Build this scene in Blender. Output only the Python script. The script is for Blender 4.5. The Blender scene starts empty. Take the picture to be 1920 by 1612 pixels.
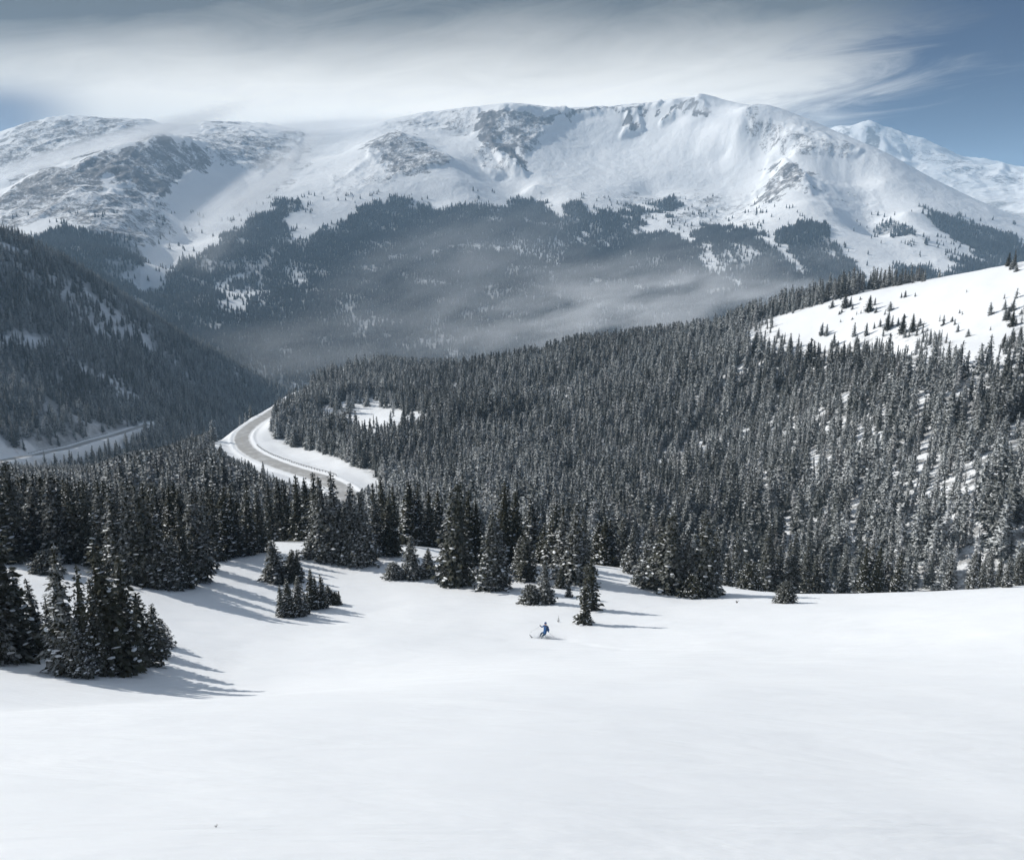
import bpy, math, random
import numpy as np
from mathutils import Vector, Matrix

R = math.radians
S = bpy.context.scene
COL = S.collection

# ------------------------------------------------------------------ camera
W0, H0, F0 = 1920.0, 1612.0, 1660.0
PITCH = R(13.7)
CT, ST = math.cos(PITCH), math.sin(PITCH)
cam = bpy.data.cameras.new("camera")
cam.sensor_width = 36.0
cam.lens = 36.0 * F0 / W0
cam.clip_start = 0.1
cam.clip_end = 60000
camo = bpy.data.objects.new("camera", cam)
COL.objects.link(camo)
camo.rotation_euler = (R(90) - PITCH, 0, 0)
S.camera = camo

# ------------------------------------------------------------------ light
S.view_settings.view_transform = 'Standard'
S.view_settings.look = 'None'
S.view_settings.gamma = 1.0
S.view_settings.exposure = 0.09
S.render.engine = 'CYCLES'
S.cycles.max_bounces = 6
S.cycles.diffuse_bounces = 2
S.cycles.glossy_bounces = 1
S.cycles.transmission_bounces = 2
S.cycles.transparent_max_bounces = 8
S.cycles.volume_bounces = 4
S.cycles.use_denoising = True
S.cycles.use_adaptive_sampling = True
S.cycles.adaptive_threshold = 0.02

SUN_EL, SUN_AZ = R(33), R(-66)       # azimuth measured from +Y (view) towards +X
sdir = Vector((math.sin(SUN_AZ) * math.cos(SUN_EL), math.cos(SUN_AZ) * math.cos(SUN_EL), math.sin(SUN_EL)))
sl = bpy.data.lights.new("sun", 'SUN')
sl.energy = 4.2
sl.angle = R(0.6)
sl.color = (1.0, 0.965, 0.91)
so = bpy.data.objects.new("sun", sl)
COL.objects.link(so)
so.rotation_euler = sdir.to_track_quat('Z', 'Y').to_euler()

world = bpy.data.worlds.new("World")
S.world = world
world.use_nodes = True


class NT:
    """small helper to write node trees"""
    def __init__(s, nt):
        s.t = nt
        s.l = nt.links

    def n(s, kind, **kw):
        nd = s.t.nodes.new(kind)
        for k, v in kw.items():
            if k.startswith('i_'):
                key = k[2:]
                key = int(key) if key.isdigit() else key.replace('_', ' ')
                s.put(nd.inputs[key], v)
            else:
                setattr(nd, k, v)
        return nd

    def put(s, sock, v):
        if isinstance(v, bpy.types.NodeSocket):
            s.l.new(v, sock)
        elif isinstance(v, bpy.types.Node):
            s.l.new(v.outputs[0], sock)
        else:
            sock.default_value = v

    def math(s, op, a, b=None, c=None, clamp=False):
        nd = s.t.nodes.new('ShaderNodeMath')
        nd.operation = op
        nd.use_clamp = clamp
        s.put(nd.inputs[0], a)
        if b is not None: s.put(nd.inputs[1], b)
        if c is not None: s.put(nd.inputs[2], c)
        return nd.outputs[0]

    def vmath(s, op, a, b=None):
        nd = s.t.nodes.new('ShaderNodeVectorMath')
        nd.operation = op
        s.put(nd.inputs[0], a)
        if b is not None: s.put(nd.inputs[1], b)
        return nd.outputs[0]

    def ramp(s, fac, lo, hi, a=0.0, b=1.0):
        nd = s.t.nodes.new('ShaderNodeMapRange')
        nd.interpolation_type = 'SMOOTHSTEP'
        s.put(nd.inputs['Value'], fac)
        nd.inputs['From Min'].default_value = lo
        nd.inputs['From Max'].default_value = hi
        nd.inputs['To Min'].default_value = a
        nd.inputs['To Max'].default_value = b
        return nd.outputs[0]

    def mix(s, fac, a, b, mode='MIX'):
        nd = s.t.nodes.new('ShaderNodeMix')
        nd.data_type = 'RGBA'
        nd.blend_type = mode
        s.put(nd.inputs[0], fac)
        s.put(nd.inputs[6], a)
        s.put(nd.inputs[7], b)
        return nd.outputs[2]

    def noise(s, vec, scale, detail=4.0, rough=0.55, dist=0.0):
        nd = s.t.nodes.new('ShaderNodeTexNoise')
        s.put(nd.inputs['Vector'], vec)
        nd.inputs['Scale'].default_value = scale
        nd.inputs['Detail'].default_value = detail
        nd.inputs['Roughness'].default_value = rough
        nd.inputs['Distortion'].default_value = dist
        return nd.outputs[0]


def rgb(r, g, b):
    return (r, g, b, 1.0)


# world: physical sky behind a thin sheet of high cloud, laid out by direction
wt = NT(world.node_tree)
wt.t.nodes.clear()
sky = wt.n('ShaderNodeTexSky')
sky.sky_type = 'NISHITA'
sky.sun_disc = False
sky.sun_elevation = SUN_EL
sky.sun_rotation = SUN_AZ
sky.altitude = 3400
sky.air_density = 1.0
sky.dust_density = 0.3
sky.ozone_density = 2.0
tc = wt.n('ShaderNodeTexCoord')
sep = wt.n('ShaderNodeSeparateXYZ')
wt.put(sep.inputs[0], tc.outputs['Generated'])
dx, dy, dz = sep.outputs
azn = wt.math('ARCTAN2', dx, dy)
eln = wt.math('ARCSINE', dz)
comb = wt.n('ShaderNodeCombineXYZ')
wt.put(comb.inputs[0], azn)
wt.put(comb.inputs[1], wt.math('MULTIPLY', wt.math('SUBTRACT', eln, wt.math('MULTIPLY', azn, 0.12)), 5.0))
cl1 = wt.noise(comb.outputs[0], 2.0, 5.0, 0.5, 0.5)
cl2 = wt.noise(comb.outputs[0], 6.0, 8.0, 0.66, 1.4)
# the sheet of cloud thins out to the right in long streaks
cov = wt.math('ADD', wt.math('MULTIPLY', azn, -4.6), wt.math('MULTIPLY', eln, 5.5))
cov = wt.math('ADD', cov, wt.math('MULTIPLY', wt.math('SUBTRACT', cl1, 0.5), 2.2))
cov = wt.math('ADD', cov, wt.math('MULTIPLY', wt.math('SUBTRACT', cl2, 0.5), 1.5))
cov = wt.ramp(cov, -1.45, -0.35)
gap = wt.math('MULTIPLY', wt.ramp(azn, -0.40, -0.50), wt.ramp(eln, 0.130, 0.095))
cov = wt.math('MULTIPLY', cov, wt.math('SUBTRACT', 1.0, wt.math('MULTIPLY', gap, 0.8)))
thick = wt.ramp(eln, 0.095, 0.225)
thick = wt.math('ADD', thick, wt.math('MULTIPLY', wt.math('SUBTRACT', cl1, 0.5), 0.6), clamp=True)
thick = wt.math('ADD', thick, wt.math('MULTIPLY', wt.math('SUBTRACT', cl2, 0.5), 0.28), clamp=True)
thick = wt.math('ADD', thick, wt.math('MULTIPLY', wt.math('POWER', wt.math('ABSOLUTE', azn), 2.0), 1.3), clamp=True)
cloudcol = wt.mix(thick, rgb(1.30, 1.27, 1.20), rgb(0.12, 0.135, 0.145))
skyc = wt.vmath('SCALE', sky.outputs[0])
skyc.node.inputs['Scale'].default_value = 0.0185
skysat = wt.mix(1.0, skyc, rgb(0.08, 0.46, 1.08), 'MULTIPLY')
# overhead the sheet breaks up
high = wt.ramp(eln, 0.35, 0.9)
cov = wt.math('MULTIPLY', cov, wt.math('SUBTRACT', 1.0, wt.math('MULTIPLY', high, 0.25)))
cloudcol = wt.mix(high, cloudcol, rgb(0.52, 0.59, 0.69))
tot = wt.mix(cov, skysat, cloudcol)
# cloud sheet overhead and behind is thinner so the ambient light stays cool
bg = wt.n('ShaderNodeBackground')
wt.put(bg.inputs[0], tot)
bg.inputs[1].default_value = 1.0
wo = wt.n('ShaderNodeOutputWorld')
wt.put(wo.inputs[0], bg)

rng = np.random.default_rng(7)
random.seed(7)


# ------------------------------------------------------------------ helpers
def P(px, py, r):
    u, v = (px - W0 / 2) / F0, (H0 / 2 - py) / F0
    x, y, z = u, CT + v * ST, -ST + v * CT
    k = r / math.hypot(x, y)
    return (x * k, y * k, z * k)


def project(x, y, z):
    yc = y * CT - z * ST            # depth
    zc = y * ST + z * CT            # up
    yc = np.maximum(yc, 1e-3)
    return W0 / 2 + F0 * x / yc, H0 / 2 - F0 * zc / yc


def hash2(ix, iy, seed):
    h = (ix.astype(np.int64) * 374761393 + iy.astype(np.int64) * 668265263 + seed * 1442695041) & 0xFFFFFFFF
    h = ((h ^ (h >> 13)) * 1274126177) & 0xFFFFFFFF
    return ((h ^ (h >> 16)) & 0xFFFFFF) / float(0xFFFFFF)


def vnoise(x, y, seed=0):
    ix, iy = np.floor(x), np.floor(y)
    fx, fy = x - ix, y - iy
    fx = fx * fx * fx * (fx * (fx * 6 - 15) + 10)
    fy = fy * fy * fy * (fy * (fy * 6 - 15) + 10)
    ix = ix.astype(np.int64); iy = iy.astype(np.int64)
    a = hash2(ix, iy, seed); b = hash2(ix + 1, iy, seed)
    c = hash2(ix, iy + 1, seed); d = hash2(ix + 1, iy + 1, seed)
    return (a * (1 - fx) + b * fx) * (1 - fy) + (c * (1 - fx) + d * fx) * fy


def fbm(x, y, oct=5, seed=0, gain=0.5):
    s, a, t = 0, 1.0, 0
    for o in range(oct):
        s = s + a * (vnoise(x, y, seed + o * 17) * 2 - 1)
        t += a
        a *= gain
        x, y = x * 1.97 * 0.92 - y * 1.97 * 0.39 + 5.1, x * 1.97 * 0.39 + y * 1.97 * 0.92 + 9.7
    return s / t


def ridged(x, y, oct=5, seed=0, gain=0.5):
    s, a, t = 0, 1.0, 0
    for o in range(oct):
        s = s + a * (1 - np.abs(vnoise(x, y, seed + o * 31) * 2 - 1) * 1.6)
        t += a
        a *= gain
        x, y = x * 1.97 * 0.92 - y * 1.97 * 0.39 + 3.1, x * 1.97 * 0.39 + y * 1.97 * 0.92 + 1.7
    return s / t


class TPS:
    def __init__(s, pts, power=None, lam=0.0):
        p = np.array(pts, float)
        s.c, z = p[:, :2], p[:, 2]
        s.sc = np.abs(s.c).max()
        s.pw = power
        n = len(p)
        K = s.phi(np.linalg.norm(s.c[:, None] - s.c[None], axis=2) / s.sc) + lam * np.eye(n)
        Q = np.c_[np.ones(n), s.c / s.sc]
        A = np.block([[K, Q], [Q.T, np.zeros((3, 3))]])
        s.w = np.linalg.solve(A, np.r_[z, 0, 0, 0])

    def phi(s, d):
        if s.pw is None:
            return np.where(d > 1e-9, d * d * np.log(np.maximum(d, 1e-9)), 0)
        return d ** s.pw

    def __call__(s, x, y):
        sh = x.shape
        x, y = x.ravel(), y.ravel()
        out = s.w[-3] + s.w[-2] * x / s.sc + s.w[-1] * y / s.sc
        for i in range(len(s.c)):
            out += s.w[i] * s.phi(np.hypot(x - s.c[i, 0], y - s.c[i, 1]) / s.sc)
        return out.reshape(sh)


# masks drawn over the landscape: patches of forest, bare rock
MW, MH = 1200, 806                     # covers px -240 .. 2160, step 2


def raster(polys, blur=1):
    gx, gy = np.meshgrid(np.arange(MW) * 2.0 - 240, np.arange(MH) * 2.0)
    m = np.zeros((MH, MW))
    for val, pl in polys:
        ins = np.zeros_like(m, bool)
        n = len(pl)
        for i in range(n):
            x0, y0 = pl[i]; x1, y1 = pl[(i + 1) % n]
            if y0 == y1: continue
            c = ((y0 <= gy) != (y1 <= gy)) & (gx < (x1 - x0) * (gy - y0) / (y1 - y0) + x0)
            ins ^= c
        m[ins] = val
    for _ in range(blur):
        p = np.pad(m, 1, mode='edge')
        m = (p[:-2, 1:-1] + p[2:, 1:-1] + p[1:-1, :-2] + p[1:-1, 2:] + 2 * p[1:-1, 1:-1]) / 6
    return m


def lookup(m, px, py):
    i = np.clip(((px + 240) / 2), 0, MW - 1.001)
    j = np.clip(py / 2, 0, MH - 1.001)
    i0, j0 = i.astype(int), j.astype(int)
    fi, fj = i - i0, j - j0
    return (m[j0, i0] * (1 - fi) + m[j0, i0 + 1] * fi) * (1 - fj) + (m[j0 + 1, i0] * (1 - fi) + m[j0 + 1, i0 + 1] * fi) * fj


class Polar:
    """terrain sheet on a polar grid: azimuth x log distance"""
    def __init__(s, a0, a1, na, r0, r1, nr, f):
        s.a0, s.a1, s.na, s.r0, s.r1, s.nr = a0, a1, na, r0, r1, nr
        az = np.linspace(a0, a1, na)
        rr = np.exp(np.linspace(math.log(r0), math.log(r1), nr))
        s.A, s.RR = np.meshgrid(az, rr)
        s.X, s.Y = s.RR * np.sin(s.A), s.RR * np.cos(s.A)
        s.Z = f(s.X, s.Y)

    def z(s, x, y):
        x = np.asarray(x, float); y = np.asarray(y, float)
        a = np.arctan2(x, y); r = np.maximum(np.hypot(x, y), s.r0)
        i = np.clip((a - s.a0) / (s.a1 - s.a0) * (s.na - 1), 0, s.na - 1.001)
        j = np.clip(np.log(r / s.r0) / math.log(s.r1 / s.r0) * (s.nr - 1), 0, s.nr - 1.001)
        i0, j0 = i.astype(int), j.astype(int)
        fi, fj = i - i0, j - j0
        Z = s.Z
        return (Z[j0, i0] * (1 - fi) + Z[j0, i0 + 1] * fi) * (1 - fj) + (Z[j0 + 1, i0] * (1 - fi) + Z[j0 + 1, i0 + 1] * fi) * fj

    def hit(s, px, py, rmin=4, rmax=None):
        """first ground point seen at a picture position"""
        u, v = (px - W0 / 2) / F0, (H0 / 2 - py) / F0
        d = np.array((u, CT + v * ST, -ST + v * CT)); d /= math.hypot(d[0], d[1])
        r = np.exp(np.linspace(math.log(rmin), math.log(rmax or s.r1), 3000))
        x, y, z = d[0] * r, d[1] * r, d[2] * r
        g = s.z(x, y)
        k = np.argmax(g >= z)
        if g[k] < z[k]: k = int(np.argmax(g - z))
        return x[k], y[k], g[k]

    def build(s, name, mat, attrs=None, mind=None):
        na, nr = s.na, s.nr
        co = np.stack([s.X, s.Y, s.Z], -1).reshape(-1, 3)
        ii, jj = np.meshgrid(np.arange(na - 1), np.arange(nr - 1))
        q = (jj * na + ii).ravel()
        f = np.stack([q, q + 1, q + 1 + na, q + na], -1)
        me = mesh_np(name, co, f, mat, smooth=True)
        for k, v in (attrs or {}).items():
            at = me.attributes.new(k, 'FLOAT', 'POINT')
            at.data.foreach_set('value', v.ravel().astype(np.float32))
        o = bpy.data.objects.new(name, me)
        COL.objects.link(o)
        o['kind'] = 'structure'
        return o


def mesh_np(name, co, f, mat, smooth=False, f3=False):
    me = bpy.data.meshes.new(name)
    co = np.asarray(co, np.float32)
    f = np.asarray(f, np.int32)
    k = f.shape[1]
    me.vertices.add(len(co))
    me.vertices.foreach_set('co', co.ravel())
    me.loops.add(f.size)
    me.loops.foreach_set('vertex_index', f.ravel())
    me.polygons.add(len(f))
    me.polygons.foreach_set('loop_start', np.arange(0, f.size, k, dtype=np.int32))
    me.polygons.foreach_set('loop_total', np.full(len(f), k, np.int32))
    if smooth:
        me.polygons.foreach_set('use_smooth', np.ones(len(f), bool))
    me.update(calc_edges=True)
    me.validate()
    if mat: me.materials.append(mat)
    return me


def tag(o, label=None, cat=None, group=None, kind=None):
    if label: o['label'] = label
    if cat: o['category'] = cat
    if group: o['group'] = group
    if kind: o['kind'] = kind
    return o


def obj(name, me, parent=None):
    o = bpy.data.objects.new(name, me)
    COL.objects.link(o)
    if parent: o.parent = parent
    return o


def new_mat(name):
    m = bpy.data.materials.new(name)
    m.use_nodes = True
    t = NT(m.node_tree)
    t.t.nodes.clear()
    out = t.n('ShaderNodeOutputMaterial')
    b = t.n('ShaderNodeBsdfPrincipled')
    t.put(out.inputs[0], b)
    return m, t, b


def bump(t, b, height, dist, strength=1.0):
    nd = t.n('ShaderNodeBump')
    nd.inputs['Strength'].default_value = strength
    nd.inputs['Distance'].default_value = dist
    t.put(nd.inputs['Height'], height)
    t.put(b.inputs['Normal'], nd.outputs[0])


def plain(name, col, rough=0.6, metal=0.0, var=0.15, scale=8.0):
    m, t, b = new_mat(name)
    g = t.n('ShaderNodeTexCoord')
    n = t.noise(g.outputs['Object'], scale, 4)
    c = t.mix(n, rgb(*[x * (1 - var) for x in col]), rgb(*[min(1, x * (1 + var)) for x in col]))
    t.put(b.inputs['Base Color'], c)
    b.inputs['Roughness'].default_value = rough
    b.inputs['Metallic'].default_value = metal
    return m


# ------------------------------------------------------------------ materials
SNOW = (0.80, 0.825, 0.85)


def mat_snow_near():
    m, t, b = new_mat('snow')
    pos = t.n('ShaderNodeNewGeometry').outputs['Position']
    # wind crust: shallow ripples a few metres long plus fine grain
    mp = t.n('ShaderNodeMapping'); t.put(mp.inputs[0], pos)
    mp.inputs['Rotation'].default_value = (0, 0, R(-20)); mp.inputs['Scale'].default_value = (0.35, 1.0, 1.0)
    n1 = t.noise(mp.outputs[0], 0.35, 5, 0.5, 0.4)
    n2 = t.noise(mp.outputs[0], 3.0, 4, 0.6)
    n3 = t.noise(pos, 40.0, 2, 0.6)
    h = t.math('ADD', t.math('MULTIPLY', n1, 0.42), t.math('MULTIPLY', n2, 0.03))
    h = t.math('ADD', h, t.math('MULTIPLY', n3, 0.0022))
    bump(t, b, h, 1.0, 0.7)
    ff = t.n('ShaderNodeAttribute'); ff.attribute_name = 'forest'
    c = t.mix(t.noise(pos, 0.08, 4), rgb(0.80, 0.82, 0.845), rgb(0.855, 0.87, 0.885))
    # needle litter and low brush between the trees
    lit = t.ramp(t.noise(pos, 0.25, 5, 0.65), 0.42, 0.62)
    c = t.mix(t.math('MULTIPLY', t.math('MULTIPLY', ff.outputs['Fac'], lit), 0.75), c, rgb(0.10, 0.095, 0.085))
    t.put(b.inputs['Base Color'], c)
    b.inputs['Roughness'].default_value = 0.7
    b.inputs['Specular IOR Level'].default_value = 0.25
    return m


def mat_massif(name, rockcol=(0.105, 0.10, 0.105), rs=1.0):
    m, t, b = new_mat(name)
    geo = t.n('ShaderNodeNewGeometry')
    pos = geo.outputs['Position']
    mp = t.n('ShaderNodeMapping'); t.put(mp.inputs[0], pos)
    mp.inputs['Scale'].default_value = (1, 1, 0.4)
    ra = t.n('ShaderNodeAttribute'); ra.attribute_name = 'rock'
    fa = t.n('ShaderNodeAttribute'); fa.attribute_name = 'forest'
    n1 = t.noise(mp.outputs[0], 0.012 * rs, 9, 0.68, 0.3)
    n2 = t.noise(mp.outputs[0], 0.045 * rs, 6, 0.7, 0.2)
    nn = t.math('ADD', t.math('MULTIPLY', n1, 0.6), t.math('MULTIPLY', n2, 0.4))
    n4 = t.noise(mp.outputs[0], 0.11 * rs, 5, 0.7, 0.0)
    nn = t.math('ADD', t.math('MULTIPLY', nn, 0.7), t.math('MULTIPLY', n4, 0.3))
    f = t.math('ADD', t.math('MULTIPLY', ra.outputs['Fac'], 0.60), t.math('MULTIPLY', t.math('SUBTRACT', nn, 0.5), 3.0))
    rock = t.ramp(f, 0.24, 0.60)
    rc = t.mix(t.noise(pos, 0.03, 6, 0.7), rgb(*[x * 0.55 for x in rockcol]), rgb(*[x * 1.7 for x in rockcol]))
    sn = t.mix(t.noise(pos, 0.004, 6, 0.6), rgb(0.84, 0.86, 0.88), rgb(0.91, 0.915, 0.92))
    c = t.mix(t.math('MULTIPLY', rock, 0.92), sn, rc)
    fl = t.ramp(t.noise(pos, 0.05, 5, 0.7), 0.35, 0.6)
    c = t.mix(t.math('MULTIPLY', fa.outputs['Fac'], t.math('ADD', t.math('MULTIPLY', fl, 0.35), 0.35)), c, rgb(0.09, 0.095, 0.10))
    t.put(b.inputs['Base Color'], c)
    b.inputs['Roughness'].default_value = 0.8
    b.inputs['Specular IOR Level'].default_value = 0.15
    h = t.math('ADD', t.math('MULTIPLY', n1, 40.0), t.math('MULTIPLY', n2, 12.0))
    bump(t, b, h, 1.0, 0.28)
    return m


def mat_foliage(name, dark, light, frost, fscale=0.02, famt=0.5):
    """needles; frost = hoar caught on the windward twigs, in patches over the hillside"""
    m, t, b = new_mat(name)
    geo = t.n('ShaderNodeNewGeometry')
    oi = t.n('ShaderNodeObjectInfo')
    tc = t.n('ShaderNodeTexCoord')
    n = t.noise(tc.outputs['Object'], 1.3, 3, 0.6)
    c = t.mix(n, rgb(*dark), rgb(*light))
    c = t.mix(t.math('MULTIPLY', oi.outputs['Random'], 0.5), c, rgb(dark[0] * 1.4, dark[1] * 1.05, dark[2] * 0.9))
    fn = t.noise(oi.outputs['Location'], fscale, 4, 0.65)
    fr = t.ramp(t.math('ADD', fn, t.math('MULTIPLY', oi.outputs['Random'], 0.22)), 0.47, 0.74)
    nt = t.ramp(t.noise(tc.outputs['Object'], 2.6, 4, 0.7), 0.42, 0.62)
    c = t.mix(t.math('MULTIPLY', t.math('ADD', t.math('MULTIPLY', fr, 0.9), 0.12), t.math('MULTIPLY', nt, famt)), c, rgb(*frost))
    t.put(b.inputs['Base Color'], c)
    b.inputs['Roughness'].default_value = 0.85
    b.inputs['Specular IOR Level'].default_value = 0.1
    return m


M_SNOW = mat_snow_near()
M_HILL = mat_massif('hill_snow', rs=2.0)
M_MASSIF = mat_massif('alpine_rock_and_snow')
M_FAR = mat_massif('far_rock_and_snow', rs=0.5)
M_NEEDLE = mat_foliage('spruce_needles', (0.014, 0.017, 0.011), (0.062, 0.062, 0.036), (0.50, 0.53, 0.55), 0.05, 0.55)
M_NEEDLE_MID = mat_foliage('distant_needles', (0.028, 0.034, 0.031), (0.115, 0.122, 0.112), (0.66, 0.69, 0.70), 0.010, 1.15)
M_NEEDLE_PALE = mat_foliage('rimed_needles', (0.07, 0.075, 0.075), (0.24, 0.25, 0.25), (0.75, 0.77, 0.78), 0.012, 1.0)
M_NEEDLE_FAR = mat_foliage('far_needles', (0.018, 0.024, 0.026), (0.05, 0.06, 0.062), (0.5, 0.55, 0.6), 0.004, 0.45)
M_BARK = plain('bark', (0.06, 0.048, 0.04), 0.9, var=0.4, scale=20)
M_PAD = plain('settled_snow', SNOW, 0.7, var=0.04)

# ------------------------------------------------------------------ near ground: ski slope, wooded basin, snowy shoulder
ROAD = [(646, 927, 400), (604, 898, 440), (571, 887, 465), (537, 877, 492), (506, 865, 522), (479, 853, 555),
        (459, 837, 595), (454, 817, 645), (474, 794, 700), (508, 776, 760), (544, 748, 835), (567, 736, 890)]
ROAD_EXT = [(700, 985, 330)] + ROAD + [(640, 712, 980)]
near_pts = [(0, 0, -4.2), (-8, 0, -3.4), (8, 0, -5.0), (0, -10, 2), (0, -60, 18), (-60, -30, 5), (60, -30, 6),
            (0, 8, -6.9), (0, 20, -12.4), (0, 40, -22.3), (-12, 20, -12.3), (12, 20, -13.2), (-30, 40, -22.9), (30, 40, -22.0)]
for q in [(0, 1330, 46), (200, 1265, 60), (0, 1232, 66), (-300, 1230, 64), (330, 1200, 74), (580, 1158, 88), (520, 1092, 105), (330, 1104, 96),
          (100, 1075, 98), (560, 1024, 128), (430, 1042, 118), (860, 1095, 105), (860, 1040, 128), (780, 1026, 126), (1020, 1135, 93),
          (680, 1062, 114), (430, 1296, 58), (420, 1240, 68), (1095, 1168, 84), (1270, 1116, 107), (1150, 1066, 124), (1400, 1106, 118), (1500, 1117, 124), (1650, 1113, 118),
          (1920, 1101, 105), (2250, 1085, 100), (1920, 1250, 54), (1440, 1250, 52), (960, 1250, 52), (1017, 1196, 78), (700, 1200, 72), (1500, 1180, 78),
          # behind the brow
          (-400, 1010, 150), (0, 1005, 165), (300, 1010, 160), (560, 1020, 175), (960, 1052, 185), (1150, 1075, 180), (1440, 1122, 180), (1920, 1118, 180), (2300, 1100, 180),
          (0, 930, 260), (300, 940, 270), (480, 960, 270), (960, 985, 275), (1200, 1010, 270), (1440, 1075, 255), (1920, 1088, 235), (2300, 1050, 240),
          (0, 900, 380), (0, 885, 480), (160, 893, 430), (160, 884, 520), (300, 860, 560), (300, 880, 430), (-400, 900, 430),
          (400, 832, 610), (450, 800, 760), (520, 765, 850), (620, 722, 960),
          (600, 960, 330), (560, 845, 570), (660, 880, 470), (620, 815, 640), (720, 785, 600), (720, 722, 800), (600, 745, 830), (850, 930, 350), (850, 860, 470),
          (850, 770, 620), (850, 712, 770), (1100, 662, 750), (1150, 980, 300), (1150, 860, 450), (1150, 750, 590), (1300, 636, 710), (1420, 609, 730),
          (1500, 577, 710), (1650, 538, 665), (1800, 507, 625), (1920, 490, 585), (2200, 448, 560), (2500, 410, 560),
          (1500, 640, 570), (1450, 665, 560), (1700, 600, 540), (1900, 600, 480), (1700, 680, 440), (1900, 700, 390), (2200, 620, 420), (2200, 800, 330),
          (1440, 950, 330), (1440, 850, 420), (1440, 750, 520), (1900, 850, 300), (1900, 980, 255), (1680, 850, 340), (1680, 1000, 270)]:
    near_pts.append(P(*q))
for q in ROAD: near_pts.append(P(*q))
# far side of the crest drops away
for px, r, z in [(-500, 600, -190), (0, 620, -185), (200, 680, -215), (330, 740, -240), (420, 850, -265), (480, 950, -280), (-500, 1000, -330), (0, 1000, -330), (300, 1000, -330),
                 (850, 900, -165), (850, 1000, -225), (1100, 880, -150), (1100, 1000, -215), (1400, 850, -120), (1400, 1000, -200),
                 (1650, 800, -90), (1650, 1000, -180), (1920, 720, -60), (1920, 1000, -170), (2300, 720, -60), (2300, 1000, -180), (2600, 1000, -200), (700, 1000, -230)]:
    a = math.atan2((px - W0 / 2) / F0, CT)
    near_pts.append((r * math.sin(a), r * math.cos(a), z))
tps1 = TPS(near_pts, None, 2e-5)

road_c = np.array([P(*q) for q in ROAD_EXT])


def catmull(pts, n=14):
    pts = np.asarray(pts, float)
    p = np.vstack([2 * pts[0] - pts[1], pts, 2 * pts[-1] - pts[-2]])
    out = []
    for i in range(1, len(p) - 2):
        for k in range(n):
            t = k / n
            out.append(0.5 * ((2 * p[i]) + (-p[i - 1] + p[i + 1]) * t + (2 * p[i - 1] - 5 * p[i] + 4 * p[i + 1] - p[i + 2]) * t * t
                              + (-p[i - 1] + 3 * p[i] - 3 * p[i + 1] + p[i + 2]) * t ** 3))
    out.append(pts[-1])
    return np.array(out)


TRACK = [P(*q)[:2] for q in [(1022, 1197, 77.5), (1066, 1203, 75), (1111, 1213, 72), (1165, 1223, 69), (1300, 1230, 66), (1560, 1226, 66), (1760, 1215, 68), (2000, 1195, 72)]]
TRACK = list(zip(TRACK[:-1], TRACK[1:]))


def near_height(X, Y):
    Z = tps1(X, Y)
    Rr = np.hypot(X, Y)
    # soft drifts, larger further out
    amp = np.clip(Rr / 60, 0.15, 1.0)
    Z = Z + fbm(X / 22, Y / 22, 4, 3) * 0.42 * amp + fbm(X / 6, Y / 9, 3, 9) * 0.07
    for (ax, ay), (bx, by) in TRACK:
        L = (bx - ax) ** 2 + (by - ay) ** 2
        t = np.clip(((X - ax) * (bx - ax) + (Y - ay) * (by - ay)) / L, 0, 1)
        d = np.hypot(X - ax - t * (bx - ax), Y - ay - t * (by - ay))
        Z = Z - 0.05 * np.exp(-(d / .55) ** 2)
    far = np.clip((Rr - 170) / 120, 0, 1)
    Z = Z + far * (fbm(X / 70, Y / 70, 5, 5) * 3.0)
    return Z


def smooth_path_z(path, k=15):
    z = path[:, 2].copy()
    pad = np.r_[np.full(k, z[0]), z, np.full(k, z[-1])]
    path[:, 2] = np.convolve(pad, np.ones(2 * k + 1) / (2 * k + 1), 'valid')
    return path


def grade(X, Y, Z, path, half, fade, drop=0.06):
    """cut a level bench for a road into the slope"""
    m = (X > path[:, 0].min() - 60) & (X < path[:, 0].max() + 60) & (Y > path[:, 1].min() - 60) & (Y < path[:, 1].max() + 60)
    xs, ys, zs = X[m], Y[m], Z[m]
    best = np.full(xs.shape, 1e9); bz = np.zeros(xs.shape)
    for i in range(len(path) - 1):
        a, b = path[i], path[i + 1]
        d = b[:2] - a[:2]; L = d @ d + 1e-9
        t = np.clip(((xs - a[0]) * d[0] + (ys - a[1]) * d[1]) / L, 0, 1)
        dd = np.hypot(xs - a[0] - t * d[0], ys - a[1] - t * d[1])
        k = dd < best
        best[k] = dd[k]; bz[k] = (a[2] + t * (b[2] - a[2]))[k]
    w = np.clip(1 - (best - half) / fade, 0, 1)
    w = w * w * (3 - 2 * w)
    berm = 0.9 * np.exp(-((best - half - 1.6) / 1.1) ** 2)
    Z[m] = zs * (1 - w) + (bz - drop) * w + berm * (0.6 + 0.4 * vnoise(xs / 3, ys / 3, 2))
    D = np.full(X.shape, 1e3); D[m] = best
    return Z, D


road_path = smooth_path_z(catmull(road_c))
T1 = Polar(R(-46), R(46), 1000, 1.2, 1010, 900, near_height)
T1.Z, road_d = grade(T1.X, T1.Y, T1.Z, road_path, 6.0, 14.0, 0.08)

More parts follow.
